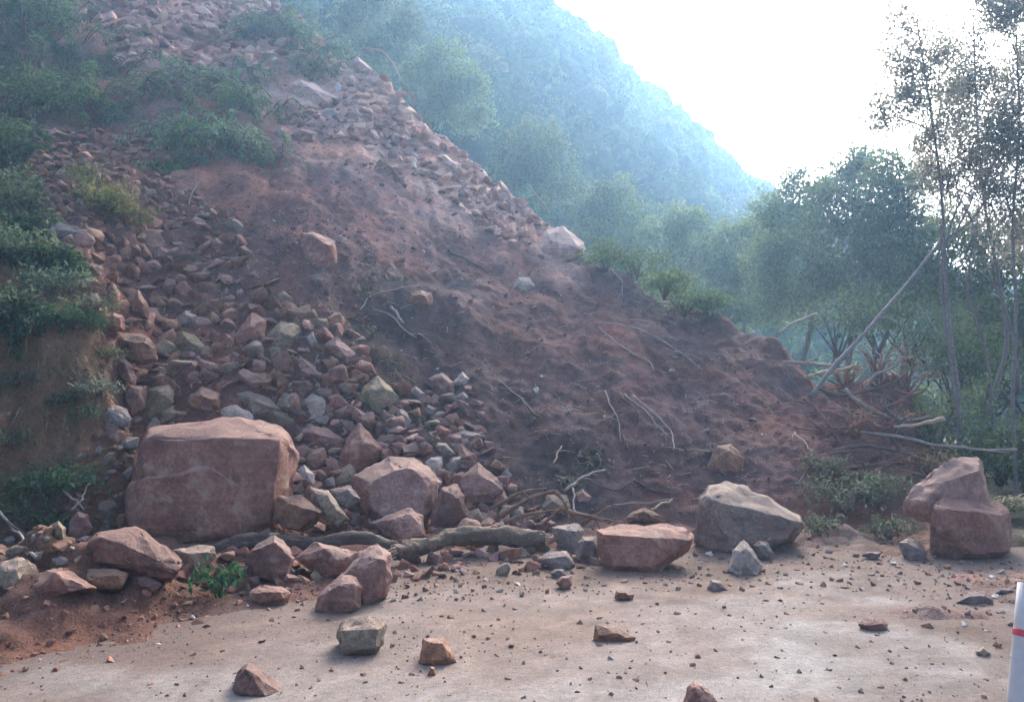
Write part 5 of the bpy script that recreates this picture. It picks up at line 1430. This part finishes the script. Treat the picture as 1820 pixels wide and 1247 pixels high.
# woods beyond the low end: broader trees, farther off
mid = [  # px base, py base, Y, top py, crown blobs, tone, label
    (1420, 640, 27, [(1400, 345, 40), (1440, 380, 60), (1380, 400, 46), (1420, 450, 66), (1460, 500, 60), (1370, 480, 50), (1400, 540, 60)], (0.050, 0.075, 0.030), 'rounded tree in front of the low end of the ridge'),
    (1500, 660, 24, [(1500, 335, 52), (1540, 310, 46), (1480, 390, 60), (1550, 390, 60), (1520, 450, 70), (1560, 500, 60), (1480, 530, 60)], (0.046, 0.066, 0.028), 'dark broad tree left of the leaning trunk'),
    (1600, 670, 22, [(1590, 330, 50), (1640, 350, 52), (1600, 400, 60), (1650, 430, 60), (1600, 480, 66), (1640, 520, 60), (1580, 560, 60)], (0.042, 0.060, 0.027), 'dark broad tree behind the leaning trunk'),
    (1700, 690, 20, [(1700, 470, 60), (1740, 430, 50), (1680, 530, 56), (1740, 540, 60), (1700, 610, 66)], (0.050, 0.068, 0.027), 'low leafy tree behind the roadside trunks'),
    (1800, 700, 19, [(1800, 500, 60), (1830, 440, 50), (1790, 570, 60), (1840, 600, 66), (1780, 640, 60)], (0.055, 0.075, 0.028), 'leafy tree low behind the edge tree'),
    (1930, 720, 18, [(1920, 420, 70), (1960, 340, 60), (1900, 520, 70), (1960, 560, 80), (1920, 640, 80)], (0.052, 0.072, 0.028), 'leafy tree outside the picture edge'),
    (2060, 730, 19, [(2040, 380, 80), (2090, 460, 80), (2030, 560, 80), (2080, 640, 80)], (0.048, 0.068, 0.028), 'farther leafy tree outside the picture edge'),
    (1310, 600, 33, [(1300, 455, 50), (1340, 430, 46), (1280, 500, 48), (1330, 510, 56), (1360, 560, 50), (1290, 560, 46)], (0.072, 0.105, 0.036), 'light green tree rising behind the slide crest'),
    (1230, 560, 36, [(1220, 420, 44), (1180, 440, 40), (1240, 470, 50), (1190, 500, 44)], (0.065, 0.10, 0.036), 'pale green tree behind the crest bushes'),
    (1090, 480, 38, [(1080, 360, 44), (1050, 390, 36), (1110, 400, 46), (1070, 440, 40), (1130, 450, 40)], (0.050, 0.078, 0.032), 'dark tree just behind the pale pink crest boulder'),
    (950, 380, 38, [(940, 250, 44), (910, 290, 40), (970, 290, 44), (930, 330, 40), (990, 340, 36)], (0.055, 0.085, 0.034), 'tree behind the middle of the crest'),
    (800, 260, 38, [(790, 120, 46), (750, 150, 40), (830, 160, 44), (790, 200, 44), (850, 220, 36)], (0.060, 0.092, 0.034), 'tree behind the upper crest'),
    (680, 150, 38, [(660, 20, 50), (620, 50, 44), (710, 60, 46), (660, 95, 40)], (0.045, 0.07, 0.032), 'dark tree behind the stump at the top of the crest'),
]
for px, py, Y, bl, col, lab in mid:
    base = at(px, py + 40, Y)
    top = at(bl[1][0], bl[1][1] + 30, Y)
    blobs = [(at(x, y, Y + 1.2 * rng.normal() * 0.8), r * 1.12 / FPX * Y) for x, y, r in bl]
    tree('broad_tree', [base, (base + top) / 2 + rng.normal(size=3) * 0.2, top], .10, .03, blobs, lab, 1700 if Y < 30 else 760, 0.15 if Y < 30 else 0.22, tuple((2.7 if Y < 30 else 1.8) * q for q in col), 'trees behind the slide', clumps=16, spread=0.26, twigs=3)

# ------------------------------------------------------------------ plants
def grass(name, px, py, spx, n, col, label, droop=1.0, lift=0.0, wide=0.016, cat='grass', depth=None, lean=(0, 0)):
    """tuft of long arching blades rooted on the slope"""
    p, d = ground_point(px, py)
    if depth: d = depth; p = at(px, py, d)
    s = 1.25 * spx / FPX * d
    col = tuple(1.45 * q for q in col)
    n = int(n * 1.5)
    Vs, Fs, Cs, n0 = [], [], [], 0
    for k in range(n):
        az = rng.random() * 6.28
        rootp = p + np.array((np.clip(rng.normal(), -1.8, 1.8) * 0.28 * s, np.clip(rng.normal(), -1.6, 1.6) * 0.26 * s, 0)); rootp[2] = float(height(rootp[0], rootp[1])) - 0.02 if depth is None else rootp[2]
        out = np.array((math.cos(az) + lean[0], math.sin(az) * 0.8 - 0.35 + lean[1], 0.0)) * (0.35 + 0.5 * rng.random())
        L = s * (0.35 + 0.65 * rng.random())
        m = 5
        t = np.linspace(0, 1, m)[:, None]
        up = np.array((0, 0, 1.0))
        line = rootp + L * (t * (0.75 * up + out) - droop * 0.62 * t * t * up)
        wdir = np.cross(out + 1e-3, up); wdir /= np.linalg.norm(wdir) + 1e-9
        wv = (wide * (0.6 + 0.8 * rng.random())) * (1 - t ** 2 * 0.92)
        V = np.stack([line - wdir * wv, line + wdir * wv], axis=1).reshape(-1, 3)
        F = np.array([(2 * i, 2 * i + 1, 2 * i + 3, 2 * i + 2) for i in range(m - 1)])
        c = np.array(col) * (0.6 + 0.8 * rng.random())
        if rng.random() < 0.12: c = np.array((0.20, 0.17, 0.09)) * (0.7 + 0.5 * rng.random())
        Vs.append(V); Fs.append(F + n0); Cs.append(np.tile(c, (len(V), 1))); n0 += len(V)
    o = build(name, np.vstack(Vs) - p, np.vstack(Fs), GRASSM, np.vstack(Cs), loc=tuple(p))
    return tag(o, label, cat)

def shrub(name, px, py, spx, n, size, col, label, cat='shrub', depth=None, flat=0.8, stems=7, aspect=0.42, woody=DARKWOOD, group=None):
    p, d = ground_point(px, py)
    if depth: d = depth; p = at(px, py, d)
    s = 1.15 * spx / FPX * d
    col = tuple(1.75 * q for q in col); n = int(n * 1.7); size = size * 0.8
    root = empty(name, p)
    parts, tips = [], []
    for k in range(stems):
        az = k * 6.28 / stems + rng.random()
        e = p + s * np.array((math.cos(az) * 0.55 * (0.4 + rng.random()), math.sin(az) * 0.45 - 0.12, flat * (0.35 + 0.6 * rng.random())))
        midp = (p + e) / 2 + np.array((0, 0, 0.15 * s)) + rng.normal(size=3) * 0.05 * s
        parts.append(tube_arrays(smooth_line(np.array([p + rng.normal(size=3) * 0.04 * s, midp, e]), 7), np.linspace(0.014 * s + 0.004, 0.003, 7), 5, 0.1))
        tips.append(e); tips.append((midp + e) / 2)
    V, F = merge(parts)
    build('stem', V - p, F, woody, parent=root, smooth=True)
    m = n
    T = np.array(tips)
    k = rng.integers(0, len(T), m)
    P = T[k] + rng.normal(size=(m, 3)) * s * np.array((0.17, 0.15, 0.13))
    Vv, Ff = leaf_arrays(P, size * (0.6 + 0.8 * rng.random(m)), size * aspect * (0.6 + 0.8 * rng.random(m)), rng.normal(size=(m, 3)) + np.array((0, -0.2, -0.35)), rng.normal(size=(m, 3)) * 0.6 + np.array((0, -0.3, 1.0)))
    cc = np.array(col) * (0.55 + 0.9 * rng.random((m, 1))); cc[:, 0] *= 0.85 + 0.4 * rng.random(m)
    build('foliage', Vv - p, Ff, LEAF, np.repeat(cc, 4, axis=0), parent=root)
    return tag(root, label, cat, group)

def hanging(name, px, py, spx, nb, col, label, cat='shrub', leaf=0.10, aspect=0.20, reach=0.9, up=0.5, leaves=70):
    leaf = leaf * 0.85; leaves = int(leaves * 1.15)
    """feathery shrub: long branches arching out over the slope and drooping, set with fine leaves"""
    p, d = ground_point(px, py)
    col = tuple(1.45 * q for q in col)
    spx = spx * 1.15; nb = int(nb * 0.75)
    s = spx / FPX * d
    root = empty(name, p)
    parts, LP, LD = [], [], []
    for k in range(nb):
        az = rng.random() * 6.28
        out = np.array((math.cos(az) * 0.9, math.sin(az) * 0.35 - 0.55, 0)) * (0.5 + 0.6 * rng.random()) * reach
        base = p + np.array((np.clip(rng.normal(), -1.5, 1.5) * 0.22 * s, np.clip(rng.normal(), -1.5, 1.5) * 0.15 * s, 0.0)); base[2] = float(height(base[0], base[1])) - 0.03
        L = s * (0.5 + 0.55 * rng.random())
        t = np.linspace(0, 1, 9)[:, None]
        line = base + L * (t * (out + np.array((0, 0, up + 0.3 * rng.random()))) - t * t * np.array((0, 0, 0.7 + 1.0 * rng.random())))
        line = line + 0.025 * s * np.stack([vnoise(t[:, 0] * 4 + k, t[:, 0], 1.0 + k), vnoise(t[:, 0] * 4, t[:, 0] + k, 2.0), vnoise(t[:, 0] * 4, t[:, 0], 3.0 + k)], axis=1)
        parts.append(tube_arrays(line, np.linspace(0.008 * s + 0.003, 0.002, 9), 4, 0.1))
        m = leaves
        u = 0.15 + 0.85 * rng.random(m) ** 0.8
        i = np.minimum((u * 8).astype(int), 7)
        f = (u * 8 - i)[:, None]
        q = line[i] * (1 - f) + line[i + 1] * f
        tang = line[i + 1] - line[i]; tang /= np.linalg.norm(tang, axis=1)[:, None] + 1e-9
        off = rng.normal(size=(m, 3)); off -= (off * tang).sum(axis=1)[:, None] * tang; off /= np.linalg.norm(off, axis=1)[:, None]
        ld = tang * 0.8 + off + np.array((0, 0, -0.35))
        LP.append(q + off * leaf * (0.3 + 0.5 * rng.random((m, 1)))); LD.append(ld)
    V, F = merge(parts)
    build('stem', V - p, F, DARKWOOD, parent=root, smooth=True)
    P = np.vstack(LP); D = np.vstack(LD); m = len(P)
    Vv, Ff = leaf_arrays(P, leaf * (0.6 + 0.9 * rng.random(m)), leaf * aspect * (0.7 + 0.6 * rng.random(m)), D, rng.normal(size=(m, 3)) * 0.7 + np.array((0, -0.3, 1.0)))
    cc = np.array(col) * (0.5 + 0.9 * rng.random((m, 1))); cc[:, 0] *= 0.8 + 0.5 * rng.random(m)
    build('foliage', Vv - p, Ff, LEAF, np.repeat(cc, 4, axis=0), parent=root)
    return tag(root, label, cat)

DG, MG, YG = (0.045, 0.075, 0.030), (0.07, 0.12, 0.035), (0.085, 0.09, 0.03)
# hanging grass and shrubs on the upper slope
FG, FB, FO = (0.11, 0.20, 0.07), (0.10, 0.165, 0.095), (0.14, 0.165, 0.075)
hanging('hanging_shrub', 140, 175, 150, 46, FG, 'bright green feathery shrub at the upper left of the chute', leaf=0.14, leaves=80)
hanging('hanging_shrub', 185, 130, 130, 36, (0.055, 0.10, 0.045), 'dark feathery shrub above the bright green one', leaf=0.14)
hanging('hanging_shrub', 110, 100, 130, 36, (0.05, 0.10, 0.04), 'dark feathery shrub next to the leaves in the upper corner', leaf=0.15)
hanging('hanging_shrub', 215, 200, 90, 24, FB, 'small bluish green shrub at the side of the bright green one', leaf=0.12)
hanging('hanging_shrub', 300, 170, 130, 30, FO, 'olive feathery shrub, upper left of the hanging group', leaf=0.14, leaves=60)
hanging('hanging_shrub', 385, 165, 170, 46, FB, 'wide green feathery shrub in the middle of the hanging group', leaf=0.15, leaves=80)
hanging('hanging_shrub', 455, 190, 130, 34, (0.085, 0.135, 0.05), 'green feathery shrub at the right end of the hanging group', leaf=0.14)
hanging('hanging_shrub', 400, 250, 160, 46, FB, 'long blue green curtain of branches lowest of the hanging group', leaf=0.14, leaves=80)
hanging('hanging_shrub', 455, 280, 110, 28, (0.085, 0.12, 0.06), 'pale green shrub reaching lowest over the purple soil', leaf=0.12)
hanging('hanging_shrub', 310, 250, 110, 28, FG, 'green shrub at the left of the blue green curtain', leaf=0.12)
hanging('hanging_shrub', 300, 305, 60, 16, (0.08, 0.16, 0.05), 'small bright sprig above the pale bent root', leaf=0.10)
hanging('hanging_shrub', 535, 75, 150, 44, (0.05, 0.095, 0.05), 'dark hanging shrub on the skyline at the top of the slide', leaf=0.2, leaves=80)
hanging('hanging_shrub', 500, 40, 110, 30, (0.06, 0.10, 0.05), 'smaller dark shrub beside the skyline shrub', leaf=0.18)
for px, py, s_, lab in ((5, 120, 200, 'big dark overhanging shrub at the top of the left picture edge'), (90, 30, 170, 'big dark overhanging shrub under the top picture edge'), (0, 260, 150, 'overhanging shrub on the left edge level with the hanging group'), (10, 360, 130, 'overhanging shrub on the left edge level with the yellow green herbs'), (0, 460, 130, 'overhanging shrub on the left edge above the ochre bank'), (60, 420, 100, 'drooping shrub between the edge and the flat grey slab'), (110, 480, 80, 'drooping shrub over the bank rim'), (20, 540, 100, 'drooping shrub lowest on the left edge')):
    hanging('overhanging_shrub', px, py, s_, 40, (0.042, 0.078, 0.034), lab, leaf=0.13, aspect=0.34, leaves=70)
hanging('hanging_shrub', 60, 150, 120, 34, (0.06, 0.11, 0.045), 'dark shrub on the rubble edge below the corner', leaf=0.14)
hanging('hanging_shrub', 255, 150, 100, 22, FO, 'thin olive shrub between the two hanging groups', leaf=0.12)
hanging('hanging_shrub', 345, 215, 120, 30, FG, 'bright feathery shrub in the heart of the hanging group', leaf=0.12)
hanging('hanging_shrub', 425, 135, 110, 26, FB, 'upper feathery shrub of the hanging group', leaf=0.13)
hanging('hanging_shrub', 350, 285, 90, 24, FB, 'feathery shrub hanging just over the pale bent root', leaf=0.11)
hanging('hanging_shrub', 240, 60, 80, 16, FO, 'small shrub on the rubble at the slide top', leaf=0.12)
grass('grass_tuft', 560, 125, 70, 200, (0.12, 0.13, 0.06), 'yellowish grass tuft under the skyline shrub', 1.6)
hanging('hanging_shrub', 440, 60, 90, 20, (0.11, 0.12, 0.07), 'dry brownish shrub among the rubble of the slide top', leaf=0.12)
hanging('hanging_shrub', 40, 20, 150, 40, (0.05, 0.10, 0.04), 'dark feathery shrub filling the upper left corner', leaf=0.17, leaves=80)
shrub('herb', 185, 375, 70, 420, 0.10, YG, 'yellow green herb patch on the chute', 'herb', flat=0.5, aspect=0.5)
shrub('herb', 222, 400, 60, 360, 0.10, (0.08, 0.085, 0.03), 'yellow green herb patch beside the flat grey slab', 'herb', flat=0.5, aspect=0.5)
shrub('herb', 160, 330, 44, 200, 0.09, (0.075, 0.085, 0.032), 'small olive herb patch higher on the chute', 'herb', flat=0.5, aspect=0.5)
# leafy left edge
shrub('leafy_shrub', 20, 90, 130, 700, 0.17, (0.045, 0.085, 0.032), 'broad leaved shrub in the upper left corner', stems=10)
shrub('leafy_shrub', 75, 60, 90, 460, 0.15, (0.05, 0.09, 0.035), 'broad leaved shrub second from the upper corner', stems=8)
shrub('leafy_shrub', 15, 210, 100, 520, 0.15, (0.05, 0.085, 0.035), 'leafy shrub on the picture edge below the corner shrub', stems=8)
shrub('leafy_shrub', 25, 290, 70, 320, 0.13, (0.055, 0.10, 0.035), 'leafy shrub with bright leaves half way down the edge', stems=7)
shrub('leafy_shrub', 30, 385, 80, 420, 0.12, (0.06, 0.085, 0.045), 'grey green leafy shrub level with the flat grey slab', stems=8)
shrub('weed', 45, 470, 90, 520, 0.10, (0.06, 0.09, 0.05), 'grey green weeds on the upper bank', 'weed', flat=0.5, stems=9)
shrub('weed', 95, 525, 80, 460, 0.09, (0.06, 0.09, 0.055), 'weeds along the bank rim', 'weed', flat=0.45, stems=9)
shrub('weed', 135, 590, 60, 360, 0.085, (0.04, 0.075, 0.035), 'dark weed hanging over the bank rim', 'weed', flat=0.5, stems=7)
shrub('weed', 20, 560, 70, 340, 0.09, (0.065, 0.085, 0.05), 'weeds at the picture edge over the ochre soil', 'weed', flat=0.4, stems=8)
shrub('weed', 70, 600, 50, 200, 0.08, (0.06, 0.085, 0.045), 'small weed on the ochre soil', 'weed', flat=0.5, stems=6)
grass('grass_tuft', 60, 560, 60, 160, (0.08, 0.09, 0.045), 'straggly grass over the ochre bank', 1.6)
for px, py, s_, lab in ((40, 640, 60, 'dry straw hanging down the ochre bank near the picture edge'), (95, 660, 60, 'dry straw on the middle of the ochre bank'), (140, 690, 50, 'dry straw at the chute side of the ochre bank'), (60, 740, 50, 'sparse straw low on the ochre bank'), (170, 650, 40, 'short straw on the bank corner')):
    grass('straw_tuft', px, py, s_, 70, (0.15, 0.12, 0.06), lab, 1.9, wide=0.006)
for px, py, s_, lab in ((190, 640, 50, 'weed hanging on the bank corner by the large brown rock'), (30, 690, 60, 'dusty weed low on the bank at the picture edge'), (110, 720, 44, 'dusty small weed in the middle of the bank'), (160, 560, 60, 'weed on the rim above the red slab'), (10, 800, 60, 'weed at the picture edge near the bank foot')):
    shrub('weed', px, py, s_, 220, 0.075, (0.075, 0.085, 0.05), lab, 'weed', flat=0.4, stems=7)
shrub('weed', 175, 705, 44, 190, 0.07, (0.11, 0.14, 0.10), 'pale leaved weed at the foot of the bank rim', 'weed', flat=0.5, stems=6)
shrub('weed', 160, 745, 50, 180, 0.065, (0.06, 0.09, 0.045), 'weed beside the grey green rock', 'weed', flat=0.45, stems=6)
shrub('weed', 80, 890, 90, 420, 0.085, (0.055, 0.085, 0.04), 'largest weed clump below the bank', 'weed', flat=0.6, stems=10, woody=DEADWOOD)
shrub('weed', 125, 870, 60, 240, 0.08, (0.045, 0.09, 0.045), 'green weed clump between bank and huge boulder', 'weed', flat=0.6, stems=8, woody=DEADWOOD)
shrub('weed', 40, 930, 70, 260, 0.08, (0.06, 0.085, 0.045), 'weed clump at the lower picture edge of the bank', 'weed', flat=0.5, stems=8, woody=DEADWOOD)
shrub('weed', 110, 945, 50, 180, 0.07, (0.05, 0.08, 0.04), 'low weed clump above the red wedge rock', 'weed', flat=0.5, stems=6, woody=DEADWOOD)
# green sprig in front of the long slab
shrub('green_sprig', 390, 1070, 66, 90, 0.08, (0.026, 0.07, 0.032), 'fresh green sprig standing at the foot of the long slab', 'sprig', depth=6.6, flat=1.0, stems=8, aspect=0.5, woody=leaf_material('green_stem', 0.1, 0.6, False, (0.09, 0.14, 0.06)))
# crest bushes
for px, py, s, lab in ((1075, 482, 60, 'bush right of the pale pink crest boulder'), (1130, 500, 70, 'tallest of the crest bushes'), (1180, 528, 60, 'dark crest bush before the pale green tree'),
                       (1215, 565, 80, 'uprooted green bush sliding below the crest'), (1255, 560, 50, 'low bush at the right end of the crest bushes')):
    shrub('crest_bush', px, py, s, 420, 0.11, (0.055, 0.085, 0.04), lab, 'bush', flat=0.6, stems=8)
for px, py, s, lab in ((650, 510, 60, 'flattened grass tuft left of the dome shaped rock'), (690, 490, 60, 'flattened grass tuft above the dome shaped rock'), (660, 590, 60, 'dark grass tuft below the arched twig'), (1010, 850, 60, 'flattened grass behind the forked branch'),
                       (1045, 815, 60, 'dark grass tuft low on the soil slope'), (760, 760, 50, 'grass tuft right of the greenish boulder'), (700, 650, 70, 'dark grass beside the rubble chute edge')):
    grass('grass_tuft', px, py, int(s * 0.75), 70, (0.085, 0.085, 0.05), lab, 1.8, wide=0.006)
# broken green bush on the toe
for px, py, s, n, lab in ((1500, 905, 120, 620, 'broken leafy bush in front of the root heap, largest part'), (1555, 890, 90, 420, 'broken leafy bush beside the stacked pink rocks'), (1460, 850, 70, 260, 'leafy branch above the broken bush'), (1580, 960, 70, 260, 'low leaves between broken bush and egg shaped stone'), (1455, 950, 60, 200, 'dark leaves right of the grey green boulder')):
    shrub('broken_bush', px, py, int(s * 0.8), int(n * 0.6), 0.085, (0.055, 0.068, 0.045), lab, 'bush', flat=0.6, stems=10, woody=DEADWOOD)
for px, py, s_, n_, lab in ((1500, 690, 70, 40, 'dry brown brush on the slide side of the root heap'), (1560, 670, 80, 60, 'dry brush crowning the root heap'), (1610, 700, 80, 70, 'dry brush at the tree end of the root heap'), (1590, 780, 80, 80, 'dry brush low on the root heap'), (1640, 790, 90, 160, 'half green brush where the root heap meets the trees'), (1520, 780, 70, 50, 'dry brush in the middle of the root heap'), (1650, 860, 80, 160, 'half green brush above the pink sloping slab')):
    shrub('dry_brush', px, py, s_, n_, 0.08, (0.09, 0.07, 0.04), lab, 'brush', flat=0.7, stems=16, woody=ROOTM if n_ < 100 else DARKWOOD)
# undergrowth on the verge
k = 0
for px, py, d, s, lab in ((1660, 800, 13.5, 110, 'dark shrub behind the root heap'), (1720, 850, 13, 100, 'dark shrub at the foot of the kinked tree'), (1780, 860, 12.4, 100, 'shrub at the foot of the edge tree'), (1830, 880, 12, 110, 'shrub cut by the picture edge under the trees'),
                          (1690, 720, 15.5, 120, 'shady shrub behind the nearest roadside trunk'), (1760, 740, 15.5, 130, 'shady shrub between the roadside trunks'), (1830, 760, 15, 140, 'shady shrub behind the edge trunk'), (1620, 650, 17, 120, 'shady shrub behind the top of the root heap'), (1560, 640, 18, 120, 'shady shrub left of the leaning trunk top'), (1490, 640, 18.5, 110, 'shady shrub behind the leaning trunk foot'), (1920, 860, 12.5, 120, 'shrub just outside the picture edge'), (2000, 850, 13, 130, 'second shrub outside the picture edge')):
    shrub('undergrowth_shrub', px, py, s, 620, 0.12, (0.055, 0.08, 0.034), lab, 'shrub', depth=d, flat=0.95, stems=9)
for px, py, d, s, lab in ((1770, 905, 10.6, 70, 'dry verge grass behind the red two faced block'), (1815, 900, 10.2, 80, 'dry verge grass at the picture edge'), (1800, 960, 9.4, 70, 'olive verge grass right of the red two faced block'), (1830, 1000, 8.6, 70, 'low verge grass behind the white post')):
    grass('verge_grass', px, py, s, 200, (0.12, 0.115, 0.055), lab, 1.1, depth=d, wide=0.008)

# ------------------------------------------------------------------ white marker post with a red band
pb = at(1807, 1275, 4.15); pb[2] = 0.0
root = empty('marker_post', pb)
top = at(1830, 1037, 4.22)
axis = (top - pb); H = float(np.linalg.norm(axis)); axis = axis / H
def ring(t0, t1, r, name, mat, cap=False):
    pts = np.array([pb + axis * H * t for t in np.linspace(t0, t1, 5)])
    V, q, tr = tube_arrays(pts, np.full(5, r), 20, 0.0)
    V = V + 0.002 * np.stack([vnoise(V[:, 0] * 30, V[:, 1] * 30, V[:, 2] * 30)] * 3, axis=1)
    return build(name, V - pb, [q, tr], mat, parent=root, smooth=True)
def paint(name, c, dirt=0.5):
    m, nt, b, out = mat_base(name)
    tc = N_(nt, 'ShaderNodeTexCoord')
    n1 = noise_node(nt, tc.outputs['Object'], 9, 7, 0.75)
    col = mixc(nt, 'MIX', ramp_node(nt, n1.outputs['Fac'], [(0.45, (0, 0, 0)), (0.75, (dirt,) * 3)]).outputs[0], c, (0.35, 0.27, 0.22))
    nt.links.new(col, b.inputs['Base Color']); b.inputs['Roughness'].default_value = 0.55
    return m
pw = paint('white_paint', (0.48, 0.47, 0.45)); pr = paint('red_reflector', (0.55, 0.05, 0.06), 0.3)
ring(-0.05, 0.995, 0.053, 'post_body', pw)
ring(0.63, 0.675, 0.055, 'red_band', pr)
ring(0.475, 0.482, 0.0555, 'seam', pw)
ring(0.99, 1.0, 0.047, 'cap', pw)
tag(root, 'white round marker post with a red band at the road edge', 'post')

# ------------------------------------------------------------------ haze in the air, its blue glow also standing in for lens glare
hm = bpy.data.materials.new('haze'); hm.use_nodes = True
ht = hm.node_tree; ht.nodes.clear()
ho = ht.nodes.new('ShaderNodeOutputMaterial')
pv = ht.nodes.new('ShaderNodeVolumePrincipled')
pv.inputs['Color'].default_value = (*HAZE_COLOR, 1)
pv.inputs['Density'].default_value = HAZE_DENSITY
pv.inputs['Anisotropy'].default_value = HAZE_ANISO
ht.links.new(pv.outputs[0], ho.inputs['Volume'])
bx0, bx1, by0, by1, bz0, bz1 = -350, 350, -80, 350, -6.0, 82.0
hv = [(x, y, z) for x in (bx0, bx1) for y in (by0, by1) for z in (bz0, bz1)]
hf = [(0, 1, 3, 2), (4, 6, 7, 5), (0, 4, 5, 1), (2, 3, 7, 6), (0, 2, 6, 4), (1, 5, 7, 3)]
haze = build('haze', hv, np.array(hf), hm)
tag(haze, 'bluish morning haze in the valley air, also standing in for lens glare', 'haze', kind='stuff')
